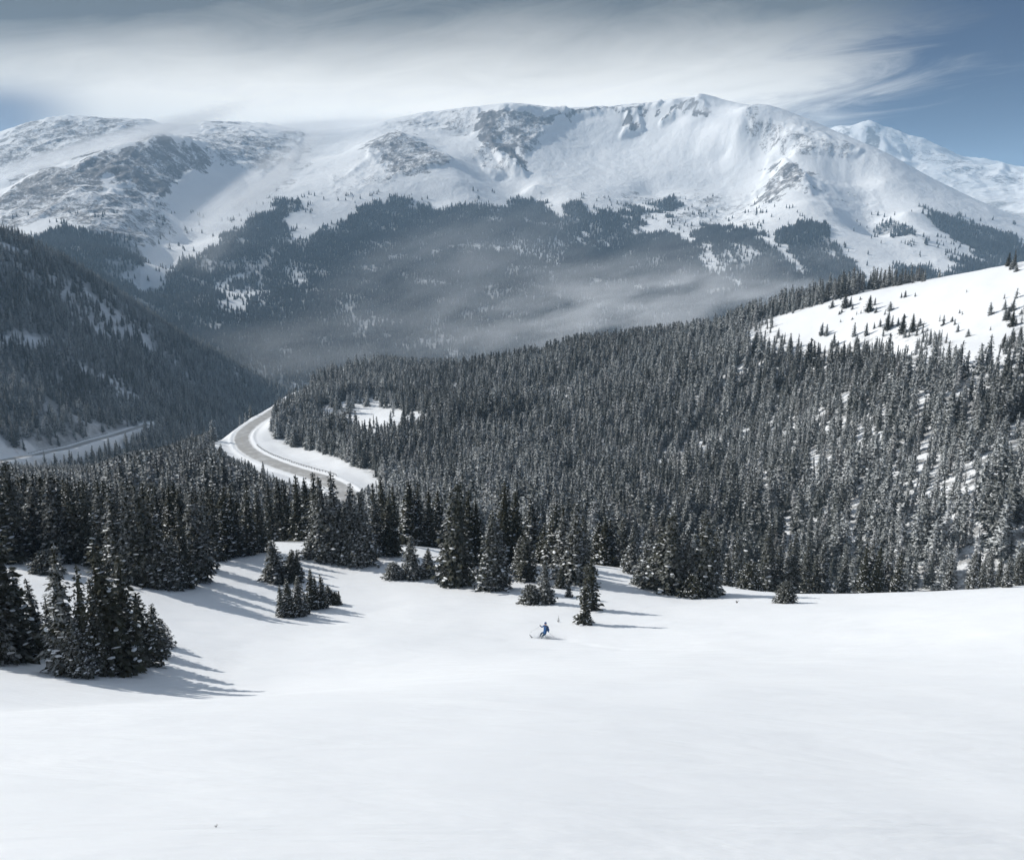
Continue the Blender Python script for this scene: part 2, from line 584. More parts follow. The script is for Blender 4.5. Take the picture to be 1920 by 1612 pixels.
# where the wood stands on the near ground (1 = closed forest)
F1 = raster([
    (1.0, [(-240, 905), (0, 880), (150, 880), (290, 845), (400, 812), (460, 775), (540, 735), (620, 700), (800, 685), (1000, 655), (1200, 625), (1350, 612),
           (1390, 600), (1440, 575), (1530, 560), (1650, 522), (1800, 492), (2160, 440), (2160, 1112), (1500, 1120), (1200, 1060), (980, 1045), (860, 1030), (540, 1012), (300, 1030), (-240, 1030)]),
    # open shoulder on the right
    (0.0, [(1392, 628), (1430, 598), (1500, 583), (1590, 553), (1700, 532), (1800, 509), (1900, 487), (2160, 445), (2160, 730), (1905, 690), (1850, 690), (1800, 680), (1760, 664),
           (1720, 668), (1650, 672), (1600, 655), (1560, 650), (1500, 668), (1450, 655), (1420, 650)]),
    (0.35, [(1400, 615), (1450, 600), (1480, 640), (1510, 665), (1440, 660)]),
    (0.6, [(1600, 630), (1740, 625), (1790, 640), (1790, 660), (1600, 655)]),
    (0.55, [(1830, 690), (1890, 660), (1920, 560), (2160, 540), (2160, 700), (1880, 700)]),
    (0.0, [(1630, 640), (1660, 632), (1740, 648), (1700, 662), (1640, 660)]),
    # road clearing
    (0.0, [(390, 836), (440, 806), (500, 770), (540, 745), (575, 725), (592, 740), (545, 760), (515, 785), (508, 812), (530, 832), (590, 846), (640, 862),
           (690, 886), (720, 905), (715, 935), (640, 950), (560, 915), (500, 892), (450, 872), (400, 862)]),
    # glade
    (0.03, [(640, 800), (660, 772), (700, 762), (745, 768), (800, 774), (812, 792), (770, 808), (700, 815), (655, 815)]),
    (0.2, [(590, 768), (640, 752), (700, 745), (730, 758), (660, 775), (610, 785)]),
], 2)


def forest1(px, py):
    return lookup(F1, px, py)


px1, py1 = project(T1.X, T1.Y, T1.Z)
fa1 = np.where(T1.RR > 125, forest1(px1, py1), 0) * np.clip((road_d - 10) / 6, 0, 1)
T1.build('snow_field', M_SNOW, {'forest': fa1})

# ------------------------------------------------------------------ road surfaces


def strip(name, path, half, mat, lift=0.0):
    v, f, uv = [], [], []
    n = len(path)
    m = 7
    for i in range(n):
        a, b = path[max(0, i - 1)], path[min(n - 1, i + 1)]
        t = (b - a)[:2]; t /= np.linalg.norm(t)
        nx, ny = -t[1], t[0]
        for k in range(m):
            s = (k / (m - 1) * 2 - 1) * half
            v.append((path[i][0] + nx * s, path[i][1] + ny * s, path[i][2] + lift + 0.12 * (1 - (s / half) ** 2)))
    for i in range(n - 1):
        for k in range(m - 1):
            q = i * m + k
            f.append((q, q + 1, q + 1 + m, q + m))
    me = mesh_np(name, v, f, mat, True)
    at = me.attributes.new('across', 'FLOAT', 'POINT')
    at.data.foreach_set('value', np.tile(np.linspace(-1, 1, m), n).astype(np.float32))
    return me


def mat_road():
    m, t, b = new_mat('salted_asphalt')
    a = t.n('ShaderNodeAttribute'); a.attribute_name = 'across'
    pos = t.n('ShaderNodeNewGeometry').outputs['Position']
    ab = t.math('ABSOLUTE', a.outputs['Fac'])
    drv = t.ramp(t.noise(pos, 0.12, 7, 0.75), 0.46, 0.64)
    edge = t.ramp(t.math('ADD', ab, t.math('MULTIPLY', t.math('SUBTRACT', t.noise(pos, 0.15, 4), 0.5), 0.35)), 0.72, 0.98)
    c = t.mix(t.noise(pos, 0.3, 5, 0.6), rgb(0.24, 0.235, 0.23), rgb(0.40, 0.395, 0.385))
    # ploughed wheel tracks and the paler crown between lanes
    mid = t.ramp(ab, 0.06, 0.0)
    c = t.mix(t.math('MULTIPLY', mid, 0.25), c, rgb(0.5, 0.45, 0.3))
    c = t.mix(t.math('MULTIPLY', drv, 0.45), c, rgb(0.66, 0.67, 0.68))
    c = t.mix(edge, c, rgb(0.74, 0.75, 0.76))
    t.put(b.inputs['Base Color'], c)
    b.inputs['Roughness'].default_value = 0.8
    return m


M_ROAD = mat_road()
o = obj('road', strip('road', road_path[8:-6], 5.6, M_ROAD, 0.05)); o['kind'] = 'structure'

# ------------------------------------------------------------------ left hillside
left_pts = [P(*q) for q in [
    (-500, 330, 1300), (-200, 400, 1300), (0, 455, 1300), (50, 470, 1310), (89, 490, 1330), (119, 510, 1340), (163, 527, 1370), (208, 549, 1400), (254, 575, 1430), (294, 598, 1460),
    (350, 632, 1510), (400, 665, 1560), (450, 700, 1620), (495, 728, 1700), (560, 760, 1780),
    (-500, 900, 760), (-200, 885, 790), (0, 872, 830), (60, 872, 850), (100, 865, 870), (160, 850, 905), (220, 836, 950), (280, 824, 1010), (340, 812, 1080), (400, 796, 1160), (450, 765, 1350), (500, 745, 1500),
    (0, 830, 865), (100, 828, 905), (200, 812, 965), (290, 800, 1040),
    (-400, 700, 1000), (0, 700, 1010), (0, 570, 1150), (130, 620, 1180), (130, 740, 1040), (240, 700, 1180), (240, 620, 1330), (330, 700, 1330), (340, 760, 1180), (420, 730, 1430)]]
for px, r, z in [(-500, 1700, -100), (0, 1700, -200), (200, 1800, -300), (400, 2000, -400), (560, 2100, -430), (-500, 2300, -350), (0, 2300, -380), (300, 2300, -420), (700, 1700, -400), (700, 1300, -360),
                 (-500, 650, -230), (0, 700, -245), (200, 780, -270), (400, 950, -300), (600, 1100, -330)]:
    a = math.atan2((px - W0 / 2) / F0, CT)
    left_pts.append((r * math.sin(a), r * math.cos(a), z))
tps2 = TPS(left_pts, 1.5, 0)


def left_height(X, Y):
    Z = tps2(X, Y)
    return Z + ridged(X / 260, Y / 260, 5, 41) * 16 - 8 + fbm(X / 60, Y / 60, 4, 44) * 3


road2_path = catmull([P(*q) for q in [(-60, 880, 815), (40, 872, 850), (70, 867, 868), (100, 862, 885), (140, 853, 905), (180, 843, 935), (220, 834, 970), (262, 827, 1010), (285, 823, 1040)]])
T2 = Polar(R(-47), R(-6), 420, 640, 2300, 420, left_height)
road2_path[:, 2] = T2.z(road2_path[:, 0], road2_path[:, 1])
road2_path = smooth_path_z(road2_path, 20)
T2.Z, road2_d = grade(T2.X, T2.Y, T2.Z, road2_path, 5.5, 11.0, 0.15)
F2 = raster([
    (1.0, [(-240, 380), (0, 440), (600, 440), (600, 900), (-240, 900)]),
    (0.0, [(-240, 420), (0, 452), (55, 470), (50, 476), (0, 466), (-240, 440)]),
    # snow below the trees, along the valley road
    (0.0, [(-240, 850), (0, 815), (14, 838), (38, 842), (45, 824), (70, 842), (110, 845), (150, 838), (190, 828), (225, 816), (268, 820), (262, 830), (225, 842), (150, 862), (90, 872), (-240, 890)]),
    # glades
    (0.6, [(60, 500), (100, 510), (160, 545), (230, 590), (300, 630), (290, 660), (220, 640), (150, 600), (90, 560), (40, 520)]),
    (0.2, [(0, 632), (40, 628), (95, 635), (98, 650), (70, 658), (30, 650), (0, 650)]),
    (0.35, [(175, 615), (215, 610), (260, 618), (290, 640), (250, 640), (180, 625)]),
    (0.2, [(130, 678), (150, 680), (190, 700), (225, 705), (235, 730), (270, 748), (265, 760), (225, 755), (205, 722), (160, 705)]),
    (0.3, [(40, 690), (70, 730), (60, 740), (40, 720)]),
], 1)
px2, py2 = project(T2.X, T2.Y, T2.Z)
fa2 = lookup(F2, px2, py2) * np.clip((road2_d - 7) / 4, 0, 1)
T2.build('left_hillside', M_HILL, {'rock': np.full(T2.X.shape, 0.12), 'forest': fa2})
o = obj('road', strip('valley_road', road2_path[4:-4], 5.2, M_ROAD, 0.06)); o['kind'] = 'structure'

# ------------------------------------------------------------------ the massif
RANGE = [
    # skyline, left to right
    (-400, 300, 5600), (-200, 290, 5600), (-100, 275, 5600), (0, 252, 5600), (60, 234, 5600), (100, 226, 5600), (150, 222, 5600), (200, 225, 5650), (250, 230, 5700), (300, 240, 5900), (350, 238, 5900), (420, 232, 5900),
    (470, 234, 5900), (560, 247, 5900), (620, 246, 5800), (700, 234, 5500), (760, 219, 5400), (830, 210, 5300), (900, 207, 5200), (930, 203, 5150), (950, 202, 5130), (975, 204, 5130), (1000, 208, 5150), (1060, 211, 5220),
    (1120, 210, 5250), (1145, 208, 5250), (1170, 203, 5230), (1195, 203, 5230), (1220, 199, 5220), (1245, 196, 5200), (1262, 188, 5180), (1280, 196, 5160), (1296, 187, 5140), (1310, 178, 5120), (1326, 192, 5080), (1345, 206, 5020), (1372, 211, 4930),
    (1398, 205, 4800), (1430, 222, 4750), (1470, 237, 4700), (1540, 253, 4650), (1600, 272, 4560), (1660, 302, 4460), (1720, 346, 4330), (1790, 386, 4180), (1850, 425, 4050), (1910, 462, 3900), (2000, 500, 3800), (2200, 540, 3800),
    # far left shoulder and the saddle of blowing snow
    (0, 300, 5000), (100, 275, 5000), (200, 258, 5150), (60, 325, 4500), (-150, 380, 4200), (-300, 330, 5000),
    # second ridge: crest
    (-250, 430, 3700), (0, 372, 4000), (40, 345, 4050), (80, 322, 4100), (130, 305, 4150), (180, 290, 4200), (240, 272, 4300), (300, 252, 4450), (335, 256, 4550), (370, 268, 4650), (450, 262, 5000),
    # just behind that crest
    (40, 352, 4300), (130, 315, 4400), (240, 282, 4550),
    # its face
    (0, 440, 3300), (100, 400, 3500), (180, 380, 3600), (260, 330, 3950), (240, 420, 3400), (150, 430, 3250), (60, 460, 2900), (0, 520, 2600), (120, 500, 2700), (200, 480, 2850), (260, 500, 2850), (200, 540, 2500), (-250, 600, 2500), (290, 600, 2350),
    (320, 310, 4200), (400, 320, 4450), (480, 300, 4700), (330, 400, 3750), (300, 460, 3350), (280, 450, 3300),
    # hanging valley floor
    (520, 330, 4450), (450, 370, 4150), (400, 410, 3850), (350, 460, 3500), (310, 510, 3150), (285, 560, 2800), (560, 290, 5000),
    # right bank of the valley: spur down from the rounded knob
    (640, 290, 4900), (600, 325, 4450), (560, 350, 4200), (520, 382, 3950), (480, 410, 3750), (430, 440, 3450), (380, 480, 3150), (330, 530, 2850), (310, 600, 2450),
    (750, 251, 4750), (710, 262, 4730), (790, 268, 4750), (680, 285, 4600), (750, 290, 4500), (750, 330, 4200), (670, 340, 4200), (690, 375, 3950), (600, 400, 3800), (540, 430, 3600),
    (850, 300, 4400), (862, 340, 4130), (830, 282, 4680), (800, 390, 3950), (880, 378, 3980), (880, 255, 4950), (820, 240, 5100), (700, 250, 5150),
    # left arm of the cirque
    (903, 225, 5060), (900, 245, 4900), (916, 258, 4820), (896, 292, 4620), (910, 315, 4530), (940, 340, 4390), (975, 362, 4250), (1000, 382, 4120), (1040, 402, 3950), (1090, 436, 3750), (1140, 476, 3520),
    # headwall foot and floor
    (945, 268, 4760), (965, 305, 4520), (1000, 348, 4230), (1000, 265, 4830), (1050, 310, 4580), (1120, 315, 4600), (1180, 312, 4620), (1090, 345, 4330), (1180, 350, 4340), (1130, 375, 4080), (1060, 378, 4030), (1220, 365, 4350), (1190, 385, 4150), (1200, 262, 5000), (1100, 262, 5000),
    (1250, 262, 4930), (1270, 225, 5050), (1300, 285, 4780), (1250, 330, 4500), (1310, 325, 4560), (1360, 290, 4700), (1325, 228, 4950), (1296, 232, 4960), (1352, 236, 4820), (1384, 244, 4720), (1230, 228, 5080), (1160, 232, 5110), (1185, 222, 5150), (1050, 240, 5060),
    # right arm: broad sunny slope and its edge
    (1405, 235, 4740), (1425, 262, 4680), (1438, 288, 4600), (1460, 306, 4500), (1445, 325, 4420), (1428, 345, 4340), (1415, 370, 4220), (1398, 393, 4080), (1370, 413, 3950), (1340, 430, 3780), (1310, 370, 4250), (1300, 402, 3980), (1250, 420, 3800),
    # right face, furrowed
    (1470, 262, 4580), (1490, 290, 4400), (1495, 335, 4080), (1515, 380, 3780), (1535, 430, 3480), (1560, 320, 4330), (1598, 348, 4260), (1622, 383, 4100), (1634, 420, 3900), (1642, 455, 3720), (1565, 400, 3750), (1590, 450, 3430), (1700, 400, 3850), (1715, 440, 3600), (1660, 345, 4220), (1780, 440, 3800),
    (1480, 430, 3560), (1430, 440, 3480), (1540, 480, 3300), (1620, 520, 3100), (1700, 490, 3350), (1760, 500, 3300), (1850, 490, 3500),
    # timbered slopes below
    (400, 560, 2650), (480, 540, 2950), (430, 640, 2300), (520, 700, 2080), (520, 620, 2450), (600, 500, 3150), (700, 450, 3450), (700, 560, 2750), (700, 660, 2300), (800, 450, 3500), (850, 540, 2900), (850, 640, 2380), (900, 455, 3420),
    (990, 430, 3620), (1000, 520, 2950), (1000, 640, 2380), (1120, 550, 2850), (1150, 430, 3750), (1200, 470, 3400), (1200, 560, 2800), (1250, 620, 2500), (1300, 480, 3250), (1350, 540, 2850), (1400, 600, 2500), (1450, 520, 3000), (1550, 560, 2750), (1700, 560, 2800), (1900, 560, 3000), (2200, 600, 2900)]
rpts = [P(*q) for q in RANGE]
for px, r, z in [(-400, 1700, -400), (0, 1700, -430), (300, 1800, -440), (700, 1800, -430), (1100, 1800, -400), (1500, 1800, -360), (1900, 1800, -330), (2300, 1800, -330),
                 (-400, 7000, 300), (0, 7000, 350), (400, 7000, 500), (700, 7000, 420), (900, 6200, 400), (1100, 6200, 380), (1300, 6000, 350), (1500, 5800, 100), (1700, 5600, -50), (1900, 5400, -200), (2200, 5400, -200),
                 (1000, 7200, 200), (1400, 7200, 0), (1800, 7000, -250), (2300, 7000, -250)]:
    a = math.atan2((px - W0 / 2) / F0, CT)
    rpts.append((r * math.sin(a), r * math.cos(a), z))
tps3 = TPS(rpts, 1.35, 0)

ROCK = raster([
    (0.05, [(-240, 0), (2160, 0), (2160, 806), (-240, 806)]),
    (0.7, [(-240, 300), (-40, 270), (60, 232), (150, 218), (252, 226), (300, 232), (240, 250), (190, 268), (110, 290), (40, 320), (-240, 380)]),
    (0.65, [(380, 234), (470, 234), (570, 246), (560, 300), (520, 345), (470, 330), (400, 300), (370, 265)]),
    (0.9, [(-240, 420), (0, 372), (40, 345), (80, 322), (180, 290), (240, 270), (300, 250), (335, 254), (372, 268), (390, 300), (370, 330), (340, 350), (300, 390), (255, 350), (200, 330), (140, 350), (60, 380), (-240, 450)]),
    (0.68, [(0, 390), (120, 355), (240, 345), (300, 400), (330, 430), (270, 480), (200, 440), (100, 410), (0, 430)]),
    (0.55, [(700, 240), (800, 212), (900, 206), (900, 230), (890, 252), (820, 250), (760, 245)]),
    (0.75, [(690, 275), (720, 256), (750, 250), (780, 262), (830, 290), (860, 310), (800, 320), (740, 335), (700, 330), (690, 300)]),
    (0.35, [(620, 330), (690, 300), (740, 340), (700, 360), (620, 360)]),
    (1.05, [(896, 240), (905, 214), (950, 200), (1000, 206), (1060, 210), (1150, 207), (1250, 194), (1230, 206), (1170, 214), (1090, 222), (1020, 228), (985, 240), (990, 265), (960, 262), (930, 262)]),
    (0.75, [(940, 230), (1060, 222), (1040, 245), (1000, 275), (985, 300), (950, 275)]),
    (1.1, [(912, 256), (935, 262), (960, 285), (980, 320), (988, 335), (965, 335), (940, 315), (925, 290)]),
    (0.5, [(893, 290), (912, 262), (925, 300), (950, 335), (930, 340), (905, 320)]),
    (1.1, [(1172, 203), (1195, 206), (1200, 225), (1205, 250), (1160, 262), (1175, 235)]),
    (1.1, [(1312, 184), (1325, 195), (1325, 210), (1290, 212), (1240, 240), (1235, 235), (1270, 205)]),
    (0.55, [(1398, 208), (1440, 226), (1540, 252), (1620, 285), (1600, 300), (1520, 290), (1460, 290), (1440, 262), (1410, 255)]),
    (0.8, [(1440, 300), (1475, 302), (1520, 340), (1525, 368), (1480, 350), (1450, 375), (1425, 395), (1410, 370), (1430, 340)]),
    (0.3, [(1520, 340), (1640, 360), (1660, 400), (1560, 400)]),
    (0.45, [(1150, 375), (1290, 370), (1400, 370), (1420, 410), (1330, 440), (1270, 420), (1200, 400)]),
], 3)


def massif_height(X, Y):
    Z = tps3(X, Y)
    px, py = project(X, Y, Z)
    rk = lookup(ROCK, px, py)
    wx, wy = fbm(X / 900, Y / 900, 3, 71) * 120, fbm(X / 900, Y / 900, 3, 77) * 120
    a = np.clip((Z + 350) / 500, 0.35, 1)
    Z = Z + (ridged((X + wx) / 520, (Y + wy) / 520, 6, 51, 0.55) - 0.15) * 38 * a * (0.26 + 0.8 * rk)
    az, lr = np.arctan2(X, Y), np.log(np.hypot(X, Y))
    up_ = np.clip((Z - 60) / 200, 0, 1) * np.clip((az + .08) / .08, 0, 1)
    Z = Z + (ridged(az * 38 + wx / 110, lr * 12 + wy / 200, 5, 81, 0.55) - 0.15) * 13 * up_ * (0.25 + .9 * rk)
    Z = Z + (ridged((X + wx * .3) / 110, (Y + wy * .3) / 110, 5, 61, 0.6) - 0.15) * 13 * (0.10 + 1.6 * rk)
    return Z


T3 = Polar(R(-44), R(44), 1300, 1750, 7100, 640, massif_height)
F3 = raster([
    (1.0, [(-240, 900), (-240, 480), (0, 460), (60, 455), (85, 440), (130, 425), (165, 428), (185, 442), (240, 452), (268, 478), (275, 505), (265, 540), (300, 570), (290, 545), (330, 505), (380, 482), (430, 448), (470, 415),
           (505, 392), (540, 378), (572, 380), (560, 398), (540, 405), (535, 425), (545, 455), (585, 452), (600, 430), (640, 420), (655, 400), (700, 378), (762, 378), (782, 398), (800, 388), (850, 396), (880, 380),
           (900, 376), (930, 392), (960, 388), (985, 370), (1020, 385), (1050, 402), (1072, 415), (1062, 392), (1066, 375), (1090, 372), (1112, 398), (1125, 412), (1120, 388), (1160, 392), (1190, 400), (1232, 384), (1272, 376), (1272, 390), (1250, 402), (1215, 402),
           (1202, 420), (1212, 440), (1250, 440), (1290, 455), (1310, 425), (1345, 428), (1400, 432), (1440, 445), (1465, 475), (1485, 505), (1520, 515), (1500, 500), (1480, 470), (1460, 435), (1512, 408), (1525, 420), (1548, 420), (1562, 450), (1590, 490), (1632, 530),
           (1620, 545), (1660, 520), (1700, 500), (1760, 510), (1800, 490), (1740, 450), (1700, 440), (1650, 442), (1630, 420), (1680, 415), (1700, 430), (1740, 455), (1790, 480), (1830, 500), (1860, 500), (1780, 440), (1730, 390), (1760, 395), (1800, 412), (1860, 432), (1920, 460), (2160, 500), (2160, 900)]),
    # wind lanes and avalanche tracks
    (0.0, [(1058, 380), (1066, 385), (1068, 408), (1060, 405)]),
    (0.1, [(404, 560), (425, 515), (465, 508), (472, 520), (440, 530), (430, 545), (480, 540), (492, 545), (465, 575), (440, 592), (410, 585)]),
    (0.35, [(480, 520), (500, 515), (500, 560), (485, 590)]),
    (0.35, [(545, 480), (575, 500), (570, 540), (548, 530)]),
    (0.1, [(915, 462), (940, 455), (950, 470), (930, 485), (912, 480)]),
    (0.4, [(945, 470), (980, 450), (1060, 440), (1060, 500), (990, 490)]),
    (0.0, [(1078, 430), (1108, 440), (1106, 446), (1080, 438)]), (0.0, [(1076, 440), (1108, 458), (1106, 462), (1078, 448)]), (0.0, [(1120, 452), (1138, 465), (1130, 468), (1118, 460)]),
    (0.1, [(1152, 415), (1172, 418), (1170, 432), (1156, 428)]),
    (0.1, [(1188, 425), (1205, 428), (1215, 440), (1195, 445)]),
    (0.1, [(1305, 470), (1322, 445), (1335, 470), (1370, 480), (1375, 500), (1350, 515), (1320, 500), (1300, 485)]),
    (0.3, [(1340, 470), (1400, 460), (1420, 480), (1400, 500), (1360, 495)]),
    (0.1, [(1370, 525), (1385, 520), (1385, 545), (1370, 550)]),
    (0.25, [(1390, 460), (1420, 465), (1420, 485), (1395, 480)]),
    (0.0, [(270, 495), (300, 500), (320, 515), (318, 545), (290, 550), (285, 565), (272, 560), (268, 520)]),
    (0.35, [(235, 510), (270, 500), (275, 540), (240, 545)]),
    (0.1, [(1545, 455), (1562, 480), (1580, 500), (1560, 490)]),
], 1)


def forest3(X, Y, Z):
    px, py = project(X, Y, Z)
    jx = fbm(X / 75, Y / 75, 4, 91, .65) * 30
    jy = fbm(X / 75, Y / 75, 4, 92, .65) * 20
    return lookup(F3, px + jx, py + jy)


px3, py3 = project(T3.X, T3.Y, T3.Z)
rock3 = lookup(ROCK, px3 + fbm(T3.X / 150, T3.Y / 150, 5, 93, .7) * 60, py3 + fbm(T3.X / 150, T3.Y / 150, 5, 94, .7) * 40)
fa3 = forest3(T3.X, T3.Y, T3.Z)
T3.build('mountain', M_MASSIF, {'rock': rock3 * (1 - fa3), 'forest': fa3})

# ------------------------------------------------------------------ the peak beyond, right
fpts = [P(*q) for q in [
    (1200, 330, 9000), (1400, 300, 9000), (1500, 262, 9100), (1530, 250, 9100), (1560, 246, 9000), (1600, 240, 8900), (1628, 233, 8800), (1660, 243, 8850), (1700, 256, 8850), (1740, 270, 8850), (1770, 285, 8850), (1810, 300, 8900), (1833, 304, 9600), (1843, 302, 9600), (1870, 318, 9400), (1920, 326, 9200), (2000, 322, 9000), (2200, 290, 9000),
    (1632, 262, 8500), (1640, 292, 8250), (1655, 330, 7700), (1605, 290, 7900), (1560, 300, 8000), (1665, 275, 8350), (1690, 268, 8650), (1700, 300, 8350), (1712, 330, 7950), (1680, 310, 8000), (1745, 300, 8300), (1755, 345, 7500), (1730, 320, 7900), (1690, 352, 7150), (1790, 360, 7200), (1850, 345, 7700), (1920, 350, 7600), (1780, 380, 6700), (1850, 385, 6600), (1920, 385, 6600), (2100, 380, 6700),
    (1800, 395, 6300), (1860, 405, 6200), (1920, 400, 6200), (1850, 440, 5700), (1920, 470, 5400), (2000, 480, 5300), (2200, 470, 5300), (1600, 420, 5700), (1400, 420, 5700)]]
for px, r, z in [(1200, 12000, 0), (1600, 12000, 0), (2000, 12000, 0), (2300, 12000, 0), (1200, 4600, -300), (1600, 4600, -350), (2000, 4600, -380), (2300, 4600, -380)]:
    a = math.atan2((px - W0 / 2) / F0, CT)
    fpts.append((r * math.sin(a), r * math.cos(a), z))
tps4 = TPS(fpts, 1.4, 0)
F4 = raster([(1.0, [(1785, 380), (1830, 384), (1870, 376), (1905, 380), (1870, 392), (1900, 398), (1960, 402), (2160, 400), (2160, 560), (1800, 560), (1700, 400)])], 1)


def far_height(X, Y):
    Z = tps4(X, Y)
    az, lr = np.arctan2(X, Y), np.log(np.hypot(X, Y))
    return Z + (ridged(az * 30 + fbm(X / 900, Y / 900, 2, 3), lr * 9, 5, 171, .55) - .2) * 34 * np.clip((Z + 50) / 300, 0, 1) + (ridged(X / 900, Y / 700, 6, 151, 0.55) - 0.2) * 30 + (ridged(X / 200, Y / 200, 4, 161, 0.6) - 0.2) * 16


T4 = Polar(R(2), R(44), 520, 4700, 12000, 300, far_height)
px4, py4 = project(T4.X, T4.Y, T4.Z)
rk4 = lookup(raster([(0.25, [(1000, 0), (2160, 0), (2160, 806), (1000, 806)]), (0.8, [(1520, 248), (1600, 240), (1590, 262), (1540, 262)]),
                     (1.15, [(1628, 236), (1652, 262), (1645, 296), (1608, 300), (1622, 270)]), (0.55, [(1660, 245), (1780, 290), (1860, 320), (1920, 326), (1920, 350), (1800, 330), (1700, 290)])], 3), px4, py4)
fa4 = lookup(F4, px4, py4)
T4.build('far_mountain', M_FAR, {'rock': rk4, 'forest': fa4})
# valley floor sheet under everything, out to the horizon
vf = bpy.data.meshes.new('valley_floor')
vf.from_pydata([(-40000, -6000, -470), (40000, -6000, -470), (40000, 45000, -470), (-40000, 45000, -470)], [], [(0, 1, 2, 3)])
vf.materials.append(M_SNOW)
o = obj('valley_floor', vf); o['kind'] = 'structure'

# ------------------------------------------------------------------ conifers


class Geo:
    def __init__(s):
        s.v, s.f, s.m = [], [], []

    def quad(s, a, b, c, d, m=0):
        i = len(s.v)
        s.v += [a, b, c, d]
        s.f.append((i, i + 1, i + 2, i + 3)); s.m.append(m)

    def tri(s, a, b, c, m=0):
        i = len(s.v)
        s.v += [a, b, c]
        s.f.append((i, i + 1, i + 2)); s.m.append(m)

    def tube(s, pts, rad, n=6, m=0, cap=True):
        rings = []
        for k, (p, r) in enumerate(zip(pts, rad)):
            p = Vector(p)
            d = (Vector(pts[min(k + 1, len(pts) - 1)]) - Vector(pts[max(k - 1, 0)])).normalized()
            u = d.orthogonal().normalized(); w = d.cross(u)
            i = len(s.v)
            s.v += [tuple(p + (u * math.cos(6.2832 * j / n) + w * math.sin(6.2832 * j / n)) * r) for j in range(n)]
            rings.append(i)
        for a, b in zip(rings, rings[1:]):
            for j in range(n):
                s.f.append((a + j, a + (j + 1) % n, b + (j + 1) % n, b + j)); s.m.append(m)
        if cap:
            s.f.append(tuple(rings[0] + j for j in reversed(range(n)))); s.m.append(m)
            s.f.append(tuple(rings[-1] + j for j in range(n))); s.m.append(m)

    def mesh(s, name, mats, smooth=False):
        me = bpy.data.meshes.new(name)
        me.from_pydata([tuple(p) for p in s.v], [], s.f)
        for m in mats: me.materials.append(m)
        me.polygons.foreach_set('material_index', s.m)
        if smooth: me.polygons.foreach_set('use_smooth', [True] * len(me.polygons))
        me.update()
        return me


def spray(g, p, d, L, wd, rnd, m=0, droop=0.25):
    """a twig: a folded diamond of needles pointing along d"""
    side = d.cross(Vector((0, 0, 1)))
    if side.length < 1e-3: side = Vector((1, 0, 0))
    side = side.normalized()
    up = side.cross(d).normalized()
    roll = rnd.uniform(-0.7, 0.7)
    s2 = side * math.cos(roll) + up * math.sin(roll)
    a = p - d * (L * 0.25)
    c = p + d * (L * 0.75) - Vector((0, 0, droop * L))
    mid = p + d * (L * 0.2)
    b = mid + s2 * wd * rnd.uniform(.8, 1.2) - Vector((0, 0, wd * 0.35))
    e = mid - s2 * wd * rnd.uniform(.8, 1.2) - Vector((0, 0, wd * 0.35))
    g.tri(a, b, c, m); g.tri(a, c, e, m)


def pad(g, p, d, L, wd, rnd, m=0, th=0.07):
    """a cushion of snow lying on a branch end"""
    side = d.cross(Vector((0, 0, 1)))
    if side.length < 1e-3: side = Vector((1, 0, 0))
    side.normalize()
    up = Vector((0, 0, 1))
    n = 6
    ring = []
    for j in range(n):
        a = 6.2832 * j / n + rnd.uniform(-.25, .25)
        ring.append(p + d * (L * .5 * math.cos(a)) + side * (wd * .5 * math.sin(a)) - up * th * 0.3 * rnd.random())
    top = p + up * th
    for j in range(n):
        g.tri(ring[j], ring[(j + 1) % n], top, m)


def profile(style, t):
    """crown radius along height t (0 base .. 1 top), as a share of the base radius"""
    if style == 'cone': return (1 - t) ** 0.85 * (1 - 0.25 * math.exp(-t * 14))
    if style == 'spire': return (1 - t) ** 0.95 * (1 - 0.3 * math.exp(-t * 12)) + 0.02
    if style == 'column': return min(1.0, (1 - t) * 1.8) ** 0.9 * (0.78 + 0.12 * math.sin(t * 11)) * (1 - 0.25 * math.exp(-t * 14))
    if style == 'bush': return math.sqrt(max(0.0, 1 - t ** 1.5)) * 0.95
    if style == 'ragged': return (1 - t) ** 0.6 * (0.62 + 0.36 * math.sin(t * 15 + 0.5))
    return 1 - t


